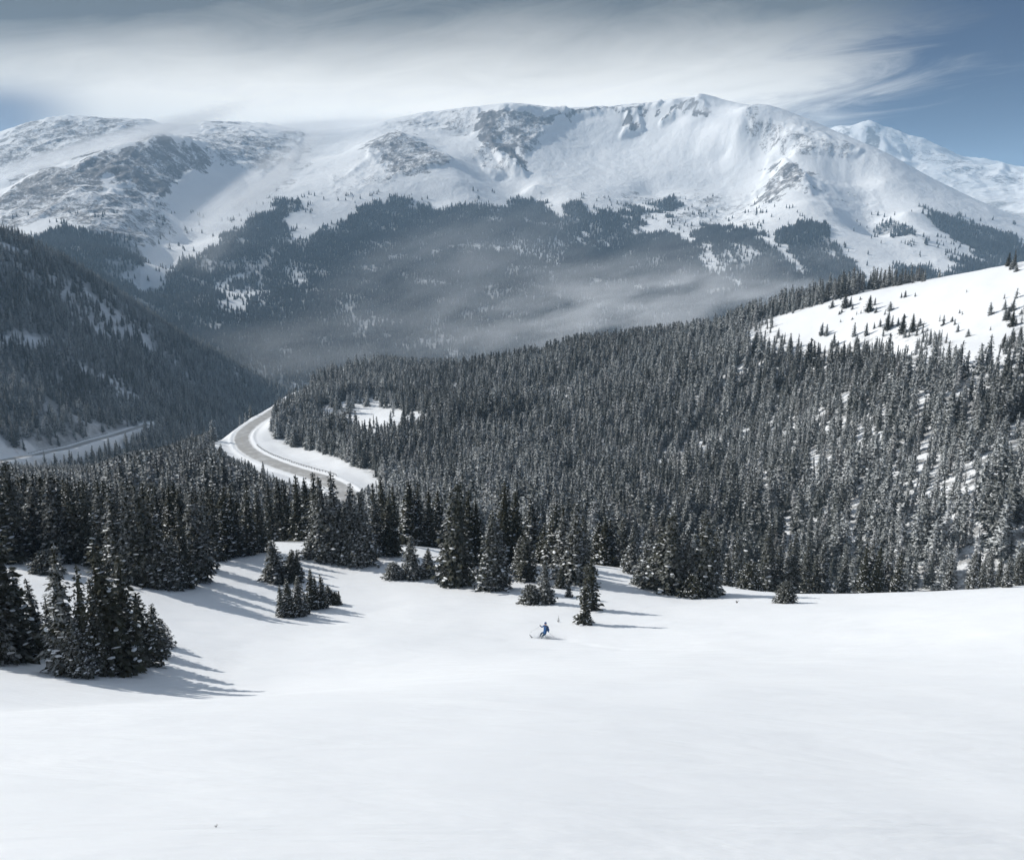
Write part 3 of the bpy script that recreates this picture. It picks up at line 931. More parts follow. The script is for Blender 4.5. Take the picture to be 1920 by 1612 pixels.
def conifer_geo(seed, style, H=10.0, RB=2.0, levels=30, per=8, tufts=5, size=0.42, snow=0.25, base=0.04, core=0.4, twin=None):
    rnd = random.Random(seed)
    crown, trunk, sn = Geo(), Geo(), Geo()
    lean = Vector((rnd.uniform(-.15, .15), rnd.uniform(-.15, .15), 0))

    def axis(t): return Vector((lean.x * t * t * 2, lean.y * t * t * 2, H * t))
    trunk.tube([axis(t) + Vector((0, 0, -0.6 if t == 0 else 0)) for t in (0, .15, .4, .7, .97)], [H * .022, H * .018, H * .013, H * .007, H * .002], 7)
    lop = [rnd.uniform(.75, 1.15) for _ in range(8)]
    for li in range(levels):
        t = base + (1 - base) * (li + rnd.uniform(-.3, .3)) / levels
        t = min(max(t, base * .6), .985)
        rad = RB * profile(style, t) * rnd.uniform(.78, 1.18)
        nb = max(3, int(per * (0.55 + 0.45 * (1 - t)) + rnd.random()))
        a0 = rnd.uniform(0, 6.28)
        for b in range(nb):
            az = a0 + 6.2832 * b / nb + rnd.uniform(-.3, .3)
            if rnd.random() < (0.22 if style == 'ragged' else 0.06): continue
            L = rad * rnd.uniform(.6, 1.12) * lop[int(az / 6.2832 * 8) % 8] + 0.06 * RB
            d = Vector((math.cos(az), math.sin(az), 0))
            z0 = axis(t)
            nt = max(1, int(tufts * (L / (RB * .9)) + 0.5))
            rise = rnd.uniform(-.05, .1) + 0.5 * t
            for k in range(nt):
                s = (k + 0.6) / nt
                dz = rise * L * s - 0.34 * L * s * s + 0.1 * L * s ** 4
                off = d.cross(Vector((0, 0, 1))) * rnd.uniform(-.28, .28) * size * (1 + 2 * s * L / RB)
                p = z0 + d * (L * s) + Vector((0, 0, dz)) + off
                dd = (d * 1.0 + off * 0.9 / max(size, .1) + Vector((0, 0, rise - .45 * s + rnd.uniform(-.25, .15)))).normalized()
                sz = size * rnd.uniform(.75, 1.3) * (0.55 + 0.45 * (1 - t))
                spray(crown, p, dd, sz * 1.5, sz * 0.5, rnd)
                if rnd.random() < 0.5:
                    spray(crown, p - Vector((0, 0, sz * .3)), (dd + Vector((0, 0, -.8))).normalized(), sz * 1.1, sz * 0.42, rnd)
                if s > 0.45 and rnd.random() < snow * (1.7 - 1.2 * t):
                    pad(sn, p + Vector((0, 0, .10 * sz)), dd, sz * rnd.uniform(.35, .8) / (1 + .5 * (sz > .6)), sz * rnd.uniform(.7, 1.7) / (1 + .6 * (sz > .6)), rnd, th=0.10 * sz)
    # dense inner twigs
    if core > 0:
        n = 9
        rings = []
        for k in range(9):
            t = base + (0.97 - base) * k / 8
            rr = RB * profile(style, t) * core
            c = axis(t)
            i = len(crown.v)
            crown.v += [tuple(c + Vector((math.cos(6.2832 * j / n), math.sin(6.2832 * j / n), 0)) * rr * rnd.uniform(.7, 1.25) + Vector((0, 0, rnd.uniform(-.2, .2)))) for j in range(n)]
            rings.append(i)
        for a, b in zip(rings, rings[1:]):
            for j in range(n):
                crown.f.append((a + j, a + (j + 1) % n, b + (j + 1) % n, b + j)); crown.m.append(0)
    # leader
    tp = axis(.99)
    for k in range(5):
        spray(crown, tp - Vector((0, 0, .1 + .14 * k)), Vector((rnd.uniform(-.5, .5), rnd.uniform(-.5, .5), 1)).normalized(), size * .9, size * .22, rnd, droop=-.1)
    return crown, trunk, sn


NEAR = {}
for key, style, RB, lv, per, tf, sz, snw in [
        ('spire1', 'spire', 1.75, 32, 10, 6, .42, .22), ('spire2', 'spire', 1.9, 34, 10, 6, .42, .14), ('spire3', 'spire', 1.8, 32, 10, 6, .40, .32),
        ('cone1', 'cone', 2.3, 40, 11, 6, .42, .20), ('cone2', 'cone', 2.5, 38, 11, 6, .44, .30), ('cone3', 'cone', 2.2, 42, 10, 6, .42, .10),
        ('column1', 'column', 1.5, 36, 10, 5, .42, .16), ('column2', 'column', 1.6, 36, 10, 5, .42, .40),
        ('bush1', 'bush', 4.0, 26, 16, 7, .8, .32), ('bush2', 'bush', 4.3, 24, 16, 7, .85, .48),
        ('ragged1', 'ragged', 1.9, 36, 8, 6, .44, .22), ('sapling', 'ragged', 2.6, 7, 5, 3, .9, .2)]:
    cg, tg, sg = conifer_geo(hash(key) % 1 + len(NEAR) * 13 + 5, style, 10.0, RB, lv, per, tf, sz, snw, base=0.02 if 'bush' in key else 0.045,
                             core=0 if key == 'sapling' else (.2 if key == 'ragged1' else .42))
    NEAR[key] = (cg.mesh('crown_' + style, [M_NEEDLE]), tg.mesh('trunk_' + style, [M_BARK]), sg.mesh('snow_' + style, [M_PAD]), RB)

GROUPS = {}
n_tree = 0


def plant(x, y, z, h, wd, key, label, group, rot=None):
    """one tree of its own: an Empty at the foot with trunk, crown and snow"""
    global n_tree
    cr, tr, sn, RB = NEAR[key]
    e = bpy.data.objects.new('conifer_tree', None)
    COL.objects.link(e)
    e.empty_display_size = 0.5
    e.location = (x, y, z - 0.15)
    sx = wd / (2 * RB)
    e.scale = (sx, sx, h / 10.0)
    e.rotation_euler = (random.uniform(-.03, .03), random.uniform(-.03, .03), random.uniform(0, 6.28) if rot is None else rot)
    tag(e, label, 'tree', group)
    c = obj('crown', cr, e); obj('trunk', tr, e); obj('snow_clumps', sn, c)
    n_tree += 1
    return e


def plant_px(px, py, hp, wp, key, label, group, r=None):
    if r is None:
        x, y, z = T1.hit(px, py, 20, 180)
    else:
        x, y, _ = P(px, py, r)
        z = float(T1.z(x, y))
    dist = y * CT - z * ST
    k = dist / F0
    fz = 1.0 / (CT - (py - hp / 2 - H0 / 2) / F0 * ST)
    plant(x, y, z, hp * k * 1.0 * fz, wp * k * 1.12, key, label, group)
    return x, y, z


placed = []
CL = [
    # group, default style list, [(px, py, h, w, style, label)]
    ('clump of conifers nearest the camera on the left', [
        (124, 1262, 242, 78, 'spire1', 'tall open conifer at the left edge of the nearest clump'),
        (168, 1264, 208, 62, 'spire3', 'slim snowy conifer second from the left in the nearest clump'),
        (190, 1264, 182, 60, 'spire2', 'shorter dark conifer between the slim snowy one and the tallest of the nearest clump'),
        (215, 1260, 248, 104, 'spire2', 'tallest broad dark conifer in the middle of the nearest clump'),
        (240, 1254, 216, 78, 'spire1', 'tall conifer just right of the tallest one in the nearest clump'),
        (266, 1244, 136, 84, 'cone1', 'medium conifer on the right flank of the nearest clump, beside the long shadows'),
        (292, 1228, 100, 60, 'cone3', 'low conifer second from the right end of the nearest clump'),
        (309, 1212, 56, 38, 'cone2', 'smallest conifer at the right tip of the nearest clump'),
        (150, 1268, 110, 70, 'cone2', 'low snowy conifer in front at the left foot of the nearest clump'),
    ]),
    ('conifers at the left edge of the frame', [
        (14, 1236, 250, 120, 'spire2', 'big black conifer cut by the left edge of the frame above the snow slope'),
        (46, 1234, 166, 62, 'spire1', 'slender conifer just right of the big one at the left edge'),
        (76, 1228, 150, 54, 'spire3', 'slender snowy conifer halfway between the left edge and the nearest clump'),
        (98, 1224, 108, 34, 'spire1', 'thin little conifer squeezed beside the left side of the nearest clump'),
        (-22, 1240, 230, 110, 'cone3', 'dark conifer mostly outside the left edge of the frame'),
        (86, 1074, 46, 52, 'bush1', 'small rounded snow-capped conifer standing alone in the shaded gap at the left'),
    ]),
    ('conifers of the left stand behind the nearest clump', [
        (372, 1088, 176, 58, 'column1', 'dark conifer at the right end of the left stand where the snow field begins'),
        (350, 1098, 150, 52, 'spire2', 'conifer second from the right end of the left stand'),
        (322, 1104, 112, 46, 'column2', 'frosted whitish conifer at the front foot of the left stand'),
        (337, 1101, 86, 36, 'spire3', 'short snowy conifer at the front of the left stand beside the frosted one'),
        (298, 1100, 196, 60, 'spire3', 'tall snow-streaked conifer in the middle of the left stand'),
        (275, 1098, 170, 54, 'column1', 'dark columnar conifer left of the tall snow-streaked one in the left stand'),
        (250, 1090, 196, 60, 'spire2', 'tall dark conifer left of centre in the left stand'),
        (226, 1082, 176, 58, 'column2', 'snow-specked conifer rising behind the tallest tree of the nearest clump'),
        (198, 1066, 168, 60, 'spire1', 'conifer rising behind the slim trees of the nearest clump'),
        (172, 1058, 152, 58, 'spire2', 'dark conifer behind the left part of the nearest clump'),
        (148, 1054, 160, 64, 'cone3', 'dense black conifer just right of the blunt dark giant at the left'),
        (110, 1052, 172, 80, 'cone3', 'blunt dark giant conifer standing over the shaded gap at the left'),
        (72, 1046, 162, 68, 'spire2', 'dark conifer left of the blunt giant above the shaded gap'),
        (38, 1048, 186, 76, 'cone1', 'broad black conifer near the left edge above the shaded gap'),
        (4, 1054, 190, 80, 'spire2', 'black conifer at the very left edge in the back of the left stand'),
        (386, 1068, 150, 46, 'column1', 'slim dark conifer behind the right end of the left stand'),
    ]),
    ('conifers between the left stand and the snowy hollow', [
        (402, 1050, 142, 46, 'spire2', 'dark conifer next to the left stand at the back of the snow bay'),
        (424, 1044, 132, 46, 'column2', 'snowy conifer second from the left at the back of the snow bay'),
        (446, 1041, 138, 44, 'spire1', 'conifer in the middle of the row at the back of the snow bay'),
        (468, 1038, 128, 46, 'spire3', 'dusted conifer second from right in the row behind the snow bay'),
        (488, 1034, 118, 40, 'cone3', 'dark conifer at the right end of the row behind the snow bay'),
    ]),
    ('row of conifers behind the snowy hollow', [
        (508, 1012, 112, 36, 'spire2', 'conifer at the left end of the row behind the snowy hollow'),
        (526, 1010, 122, 38, 'column1', 'conifer second from the left behind the snowy hollow'),
        (544, 1010, 118, 38, 'spire3', 'snow-specked conifer third from the left behind the snowy hollow'),
        (562, 1010, 126, 40, 'spire2', 'dark conifer in the middle of the row behind the snowy hollow'),
        (580, 1012, 120, 38, 'column2', 'frosted conifer second from the right behind the snowy hollow'),
        (596, 1016, 132, 42, 'spire1', 'conifer at the right end of the row behind the snowy hollow'),
    ]),
    ('big conifers right of the snowy hollow', [
        (592, 1044, 60, 66, 'cone2', 'low broad snowy conifer at the foot of the big trees beside the hollow'),
        (612, 1050, 158, 70, 'cone1', 'big dark conifer with snowy lower branches right of the hollow'),
        (632, 1053, 168, 64, 'spire2', 'tallest black conifer of the group right of the hollow'),
        (656, 1056, 150, 58, 'cone3', 'dark conifer third in the group right of the hollow'),
        (682, 1057, 142, 62, 'cone2', 'snow-specked conifer at the right end of the group right of the hollow'),
        (704, 1040, 136, 46, 'spire3', 'slim conifer set back behind the group right of the hollow'),
        (734, 1040, 112, 44, 'column1', 'even grey-dark conifer standing apart before the opening in the middle rank'),
        (722, 1020, 130, 40, 'spire2', 'dark conifer directly behind the even grey one in the middle rank'),
    ]),
    ('small clump of three in the open snow', [
        (516, 1090, 80, 62, 'cone1', 'dark broad conifer leading the small upper clump in the open snow'),
        (546, 1089, 60, 48, 'cone3', 'shorter conifer on the right of the small upper clump in the open snow'),
        (558, 1084, 56, 26, 'spire1', 'narrow conifer peeking behind the small upper clump in the open snow'),
    ]),
    ('little snowy firs in the open left of the skier', [
        (530, 1156, 62, 26, 'spire3', 'leftmost little fir of the snowy group in the open'),
        (544, 1156, 74, 30, 'column2', 'frosted little fir second from the left in the open group'),
        (560, 1154, 76, 32, 'column2', 'tallest frosted little fir of the left half of the open group'),
        (573, 1150, 44, 20, 'spire3', 'short little fir at the right foot of the left half of the open group'),
        (586, 1141, 78, 30, 'spire1', 'tall slim little fir that starts the right half of the open group'),
        (592, 1139, 62, 24, 'spire2', 'little fir pressed close behind the tall slim one in the open group'),
        (606, 1139, 66, 26, 'spire3', 'pointed little fir in the middle of the right half of the open group'),
        (619, 1132, 38, 24, 'column2', 'short snowy little fir third from the right of the open group'),
        (628, 1133, 26, 22, 'bush1', 'low rounded little fir second from the right of the open group'),
        (635, 1131, 26, 12, 'spire1', 'tiny spiky little fir at the right end of the open group'),
    ]),
    ('conifers in the middle of the snow field edge', [
        (773, 1084, 82, 54, 'cone1', 'compact conifer between the hollow and the central giant'),
        (802, 1081, 56, 36, 'spire1', 'small conifer leaning on the right side of the compact one'),
        (738, 1084, 32, 38, 'bush2', 'pale rime-covered bushy conifer left of the compact one'),
        (770, 1018, 122, 46, 'column2', 'snowy conifer behind the compact one beyond the open patch'),
        (786, 1014, 122, 40, 'spire2', 'black spire behind the compact one beyond the open patch'),
        (806, 1012, 112, 40, 'spire2', 'second black spire behind the open patch'),
        (822, 1024, 110, 40, 'column2', 'whitish conifer at the left shoulder of the central giant'),
        (857, 1096, 192, 86, 'cone1', 'central giant conifer with heavy snow-lined skirts'),
        (846, 1094, 182, 60, 'spire2', 'dark twin top leaning against the central giant'),
        (878, 1058, 140, 48, 'spire1', 'dark conifer half hidden behind the right side of the central giant'),
        (896, 1058, 124, 46, 'cone3', 'black conifer between the central giant and the grey snowy pair'),
        (920, 1104, 152, 74, 'cone2', 'grey snow-dusted conifer second in size right of the central giant'),
        (938, 1102, 130, 52, 'spire3', 'snowy conifer overlapping the right of the grey snow-dusted one'),
        (946, 1064, 160, 60, 'spire2', 'tall black conifer behind the grey snow-dusted pair'),
        (968, 1060, 142, 56, 'cone3', 'dense black conifer right of the tall black one in the centre'),
        (986, 1088, 86, 44, 'column1', 'upright even-grey conifer left of the compact tree above the skier'),
        (972, 1080, 78, 34, 'column2', 'pale conifer tucked behind the upright even-grey one'),
        (1000, 1052, 122, 50, 'column2', 'snow-caked conifer in the centre background'),
        (1016, 1056, 76, 36, 'spire3', 'small snow-caked conifer behind the compact tree above the skier'),
    ]),
    ('conifers above the skier', [
        (1023, 1131, 82, 48, 'cone1', 'compact dark conifer directly above the skier'),
        (994, 1131, 38, 40, 'bush2', 'pale rime-covered bushy conifer left of the compact one above the skier'),
        (1050, 1102, 42, 28, 'spire2', 'small dark conifer right behind the compact one above the skier'),
        (1067, 1119, 32, 16, 'spire3', 'little snowy fir between the compact tree and the ragged one'),
        (1095, 1169, 116, 46, 'ragged1', 'ragged lone conifer with gaps right of the skier'),
        (1106, 1142, 98, 38, 'column1', 'slim dark conifer immediately behind the ragged lone one'),
        (1047, 1166, 14, 9, 'sapling', 'tiny bare sapling poking from the snow above the skier'),
        (1078, 1092, 158, 66, 'spire2', 'tall black spire rising behind the ragged lone conifer'),
        (1056, 1086, 140, 54, 'spire1', 'dark conifer left of the tall black spire behind the ragged one'),
        (1096, 1088, 130, 46, 'cone3', 'dark conifer hugging the right side of the tall black spire'),
        (1040, 1062, 122, 52, 'column2', 'snow-caked conifer left behind the tall black spire'),
    ]),
    ('frosted conifers right of the black spire', [
        (1120, 1056, 84, 38, 'column2', 'frosted conifer nearest the black spire'),
        (1140, 1056, 92, 40, 'column2', 'second frosted conifer right of the black spire'),
        (1162, 1062, 90, 42, 'spire3', 'third frosted conifer right of the black spire'),
        (1186, 1074, 96, 44, 'cone2', 'frosted conifer with wide skirts before the big right clump'),
        (1134, 1036, 96, 40, 'spire1', 'dark conifer standing behind the frosted row'),
        (1172, 1040, 98, 42, 'spire2', 'second dark conifer standing behind the frosted row'),
    ]),
    ('big clump of conifers on the right', [
        (1206, 1097, 46, 42, 'bush2', 'snow-caked bush at the left foot of the big right clump'),
        (1213, 1094, 128, 44, 'spire1', 'slim conifer at the left end of the big right clump'),
        (1234, 1104, 146, 56, 'spire2', 'black pointed conifer second in the big right clump'),
        (1258, 1110, 150, 96, 'cone1', 'broadest dark conifer of the big right clump, snow on its skirts'),
        (1286, 1112, 110, 60, 'cone2', 'snowy conifer filling the middle of the big right clump'),
        (1318, 1116, 162, 76, 'cone3', 'tallest conifer of the big right clump'),
        (1338, 1114, 134, 42, 'spire2', 'dark conifer at the right end of the big right clump'),
        (1300, 1119, 44, 50, 'bush2', 'low snow-caked bush in front of the big right clump'),
    ]),
    ('conifers right of the big clump', [
        (1378, 1099, 110, 42, 'cone3', 'dark conifer standing alone just right of the big right clump'),
        (1362, 1098, 62, 34, 'spire3', 'small snowy conifer at the foot of the dark one beside the big clump'),
        (1434, 1108, 128, 58, 'cone1', 'large dark conifer in the middle of the row right of the big clump'),
        (1406, 1106, 54, 42, 'bush2', 'snow-caked low conifer at the left foot of the large dark one'),
        (1456, 1108, 92, 34, 'spire1', 'slim conifer on the right of the large dark one'),
        (1482, 1112, 118, 46, 'spire2', 'pointed dark conifer behind the small solitary bush'),
        (1474, 1130, 42, 40, 'bush1', 'small solitary bush-like conifer in the open snow at the right'),
    ]),
]
for group, rows in CL:
    for (px, py, h, w, key, label) in rows:
        x, y, z = plant_px(px, py, h, w, key, label, group)
        placed.append((x, y))
n_hand = n_tree
print('hand placed', n_hand)


# ---- the wood beyond: jittered grid over the near sheet
def scatter(sheet, step, rmin, rmax, pmin, pmax, seed):
    g = np.random.default_rng(seed)
    ext = rmax
    xs = np.arange(-ext, ext, step); ys = np.arange(0, ext, step)
    X, Y = np.meshgrid(xs, ys)
    X = (X + g.uniform(-.5, .5, X.shape) * step).ravel(); Y = (Y + g.uniform(-.5, .5, Y.shape) * step).ravel()
    r = np.hypot(X, Y)
    k = (r > rmin) & (r < rmax) & (Y > 0)
    X, Y = X[k], Y[k]
    a = np.arctan2(X, Y)
    k = (a > sheet.a0) & (a < sheet.a1)
    X, Y = X[k], Y[k]
    Z = sheet.z(X, Y)
    px, py = project(X, Y, Z)
    k = (px > pmin) & (px < pmax)
    return X[k], Y[k], Z[k], px[k], py[k]


def near_road(X, Y, path, lim):
    d = np.full(X.shape, 1e9)
    for i in range(0, len(path), 2):
        d = np.minimum(d, np.hypot(X - path[i][0], Y - path[i][1]))
    return d < lim


g = np.random.default_rng(11)
X, Y, Z, px, py = scatter(T1, 4.3, 118, 1000, -420, 2300, 11)
r = np.hypot(X, Y)
OPEN = raster([(1.0, [(1250, 700), (1700, 640), (2160, 700), (2160, 1100), (1500, 1080), (1250, 960)]), (3.0, [(1640, 900), (1700, 915), (1710, 960), (1660, 950)]), (3.0, [(1770, 740), (1830, 745), (1820, 765), (1770, 760)]),
               (3.0, [(1880, 820), (1920, 830), (1920, 870), (1890, 860)]), (2.0, [(1560, 740), (1600, 745), (1590, 800), (1560, 790)]), (2.5, [(1700, 1010), (1760, 1015), (1750, 1050), (1700, 1045)])], 3)
pl = np.array(placed)
dens = forest1(px, py)
dens *= np.clip((fbm(X / 26, Y / 26, 4, 301) + 0.95) * 1.35, 0.12, 1.0)
dens *= 1 - 0.27 * lookup(OPEN, px, py)
dens = np.where(near_road(X, Y, road_path, 14), 0, dens)
# keep the open snow of the brow free
brow = T1.z(X, Y)
okr = np.ones(len(X), bool)
for q in range(len(X)):
    if r[q] < 200 and len(pl):
        if np.min(np.hypot(pl[:, 0] - X[q], pl[:, 1] - Y[q])) < 3.0: okr[q] = False
k = (g.random(len(X)) < dens) & okr
k &= ~((r < 150) & (py > 1010 + np.where(px > 1350, 96, np.where(px > 1150, 40, np.where(px < 380, 30, 0)))))
X, Y, Z, px, py, r = X[k], Y[k], Z[k], px[k], py[k], r[k]
hh = 11.3 + fbm(X / 45, Y / 45, 3, 311) * 5.5 + g.normal(0, 2.8, len(X))
sub = lookup(raster([(1.0, [(1392, 640), (1430, 598), (1700, 532), (1900, 480), (2160, 430), (2160, 700), (1880, 690), (1500, 672)])], 3), px, py)
hh = np.clip(hh, 4.5, 16) * (1 - 0.45 * sub)
hh = np.where(r > 560, hh * 1.1, hh)
# lower growth where the valley roads stay in view above the wood
LIMX = [-400, 0, 100, 160, 250, 300, 350, 400, 430, 460, 500, 560, 600, 650, 690, 740, 780]
LIMY = [880, 868, 872, 872, 842, 836, 818, 802, 850, 866, 886, 905, 918, 935, 905, 880, 0]
lim = np.interp(px, LIMX, LIMY)
front = np.where(px < 400, r < 640, r < np.interp(px, [400, 460, 500, 560, 600, 650, 700, 780], [560, 560, 520, 470, 430, 400, 420, 330]))
lim2 = np.interp(px, [-400, 0, 200, 400, 600, 780, 1000, 1200, 1400, 1600, 1900, 2300], [872, 876, 886, 896, 892, 898, 934, 968, 988, 1002, 1034, 1050])
nearb = r < 235
for _ in range(10):
    tx, ty = project(X, Y, Z + hh)
    hh = np.where(nearb & (ty < lim2 + g.normal(0, 9, len(X))), hh * 0.93, hh)
for _ in range(12):
    tx, ty = project(X, Y, Z + hh)
    over = front & (ty < lim + 2) & (px < 775)
    hh = np.where(over, hh * 0.93, hh)
# right side of the hillside: open shoulder with scattered clumps and single small firs
MEADOW = [(1560, 577, 14, 9), (1585, 577, 24, 18), (1594, 574, 18, 8), (1598, 580, 12, 6), (1629, 584, 28, 17), (1640, 572, 14, 8), (1642, 586, 10, 7), (1669, 582, 16, 12),
          (1540, 628, 22, 11), (1549, 629, 20, 10), (1663, 618, 32, 16), (1672, 612, 20, 9), (1684, 610, 14, 8), (1692, 625, 34, 18), (1711, 622, 32, 14), (1725, 611, 14, 10),
          (1650, 612, 14, 10), (1639, 616, 12, 6), (1690, 558, 10, 5), (1697, 557, 12, 7), (1716, 556, 8, 4), (1762, 602, 12, 5), (1769, 609, 18, 10), (1785, 603, 10, 7), (1790, 609, 12, 5),
          (1796, 622, 14, 8), (1815, 631, 14, 9), (1799, 587, 8, 4), (1751, 629, 10, 4), (1739, 621, 8, 4), (1857, 590, 22, 10), (1883, 560, 10, 4), (1905, 559, 18, 14), (1884, 580, 18, 10),
          (1898, 582, 22, 14), (1890, 600, 24, 14), (1897, 612, 28, 16), (1884, 600, 22, 12), (1905, 608, 12, 7), (1915, 589, 10, 8), (1881, 652, 26, 14), (1890, 652, 18, 10), (1900, 652, 30, 12), (1912, 650, 36, 14),
          (1848, 664, 14, 6), (1853, 668, 10, 6), (1578, 586, 8, 5), (1613, 562, 6, 5), (1659, 590, 10, 4), (1614, 588, 8, 3), (1606, 590, 7, 4), (1574, 589, 6, 4), (1573, 590, 6, 4), (1598, 599, 5, 4), (1576, 604, 6, 3),
          (1902, 500, 30, 9), (1896, 505, 18, 14), (1890, 499, 24, 12), (1905, 509, 16, 10), (1812, 548, 6, 4), (1804, 590, 6, 3), (1696, 596, 8, 6), (1857, 619, 8, 4)]
mx, my, mz, mh, mw = [], [], [], [], []
for a_, b_, c_, d_ in MEADOW:
    x, y, z = T1.hit(a_, b_, 250, 900)
    kk = (y * CT - z * ST) / F0
    mx.append(x); my.append(y); mz.append(z); mh.append(c_ * kk * 1.1); mw.append(d_ * kk * 1.2)

# the largest of the wood become trees of their own, the rest one mass
vis = (px > -20) & (px < 1940)
order = np.argsort(np.where(vis, r, 1e9))
n_ind = 300 - n_hand - 16
ind = order[:n_ind]
rest = np.setdiff1d(np.arange(len(X)), ind)
keys = ['spire1', 'spire2', 'spire3', 'cone3', 'column1', 'column2', 'spire3', 'column2', 'cone1']
LOOK = {'spire1': 'pointed', 'spire2': 'dark pointed', 'spire3': 'snowy pointed', 'cone3': 'black broad', 'column1': 'dark columnar', 'column2': 'frosted columnar', 'cone1': 'broad'}
BINS = [(40, 'above the left edge trees'), (150, 'behind the blunt dark giant'), (262, 'behind the nearest clump'), (395, 'behind the left stand'), (500, 'behind the snow bay'),
        (600, 'behind the snowy hollow'), (720, 'right of the snowy hollow'), (830, 'behind the small pair'), (1000, 'behind the central giant'), (1130, 'behind the black spire'), (1200, 'behind the frosted row'),
        (1350, 'behind the big right clump'), (1500, 'behind the row right of the clump'), (1620, 'just beyond the small solitary bush'), (1720, 'on the right brow'), (1820, 'near the right end of the brow'), (3000, 'at the right edge of the frame')]
ORD = ['leftmost', 'second from the left', 'third from the left', 'fourth from the left', 'fifth from the left', 'sixth from the left', 'seventh from the left', 'eighth from the left', 'ninth from the left']
items = {}
for q in ind:
    key = random.choice(keys)
    tall = 'tall' if hh[q] > 12.5 else ('short' if hh[q] < 9.5 else 'medium')
    bi = next(k for k, b_ in enumerate(BINS) if px[q] < b_[0])
    items.setdefault((tall, LOOK[key], bi), []).append((px[q], q, key))
for (tall, look, bi), lst in items.items():
    lst.sort()
    for k_, (_, q, key) in enumerate(lst):
        if len(lst) == 1: lab = 'the only %s %s conifer %s' % (tall, look, BINS[bi][1])
        elif len(lst) <= 9: lab = '%s %s %s conifer %s' % (ORD[k_], tall, look, BINS[bi][1])
        plant(X[q], Y[q], Z[q], hh[q] * 1.0, hh[q] * random.uniform(.30, .42), key, lab, 'first conifers of the wood behind the snow field')
big = sorted(range(len(MEADOW)), key=lambda i: -MEADOW[i][2])[:12]
MLAB = {}
for k_, i in enumerate(sorted(big, key=lambda i: MEADOW[i][0])):
    MLAB[i] = '%s of the twelve larger trees scattered on the sunlit shoulder' % (['leftmost', 'second from left', 'third from left', 'fourth from left', 'fifth from left', 'sixth from left', 'sixth from right', 'fifth from right', 'fourth from right', 'third from right', 'second from right', 'rightmost'][k_])
for i in big:
    a_, b_, c_, d_ = MEADOW[i]
    lab = MLAB[i]
    plant(mx[i], my[i], mz[i], mh[i], mw[i], 'cone3' if d_ > 13 else 'spire2', lab, 'scattered trees on the sunlit shoulder')
print('individual trees', n_tree, 'wood', len(rest))


def merged_proto(name, seed, style, RB, levels, per, tufts, size, snow, core, mneedle):
    c, t, s = conifer_geo(seed, style, 10.0, RB, levels, per, tufts, size, snow, 0.05, core)
    gg = Geo()
    for src, m in ((c, 0), (s, 1), (t, 2)):
        b = len(gg.v)
        gg.v += src.v
        gg.f += [tuple(i + b for i in f) for f in src.f]
        gg.m += [m] * len(src.f)
    me = gg.mesh(name, [mneedle, M_PAD, M_BARK])
    return bpy.data.objects.new(name, me)         # not linked: a source shape for the wood only


MID = [merged_proto('wood_tree', 200 + i, st, rb, lv, pr, tf, sz, sn, .5, mm or M_NEEDLE_MID) for i, (st, rb, lv, pr, tf, sz, sn, mm) in enumerate([
    ('spire', 1.7, 20, 7, 3, .62, .12, 0), ('spire', 1.4, 22, 6, 3, .56, .25, 0), ('column', 1.3, 22, 7, 3, .6, .35, 0), ('cone', 2.0, 20, 8, 3, .66, .10, 0), ('spire', 1.5, 20, 7, 3, .6, .5, 0), ('ragged', 1.5, 18, 7, 3, .6, .15, 0),
    ('spire', 1.7, 20, 7, 3, .62, .10, 0), ('cone', 1.9, 18, 8, 3, .6, .2, 0), ('column', 1.2, 18, 6, 2, .6, .5, M_NEEDLE_PALE), ('ragged', 1.3, 16, 5, 2, .6, .3, M_NEEDLE_PALE)])]
FAR = [merged_proto('timber_tree', 300 + i, st, rb, lv, 5, 1, sz, sn, .75, M_NEEDLE_FAR) for i, (st, rb, lv, sz, sn) in enumerate([
    ('spire', 1.8, 8, 1.2, .10), ('cone', 2.3, 7, 1.4, .14), ('column', 1.6, 8, 1.2, .20)])]


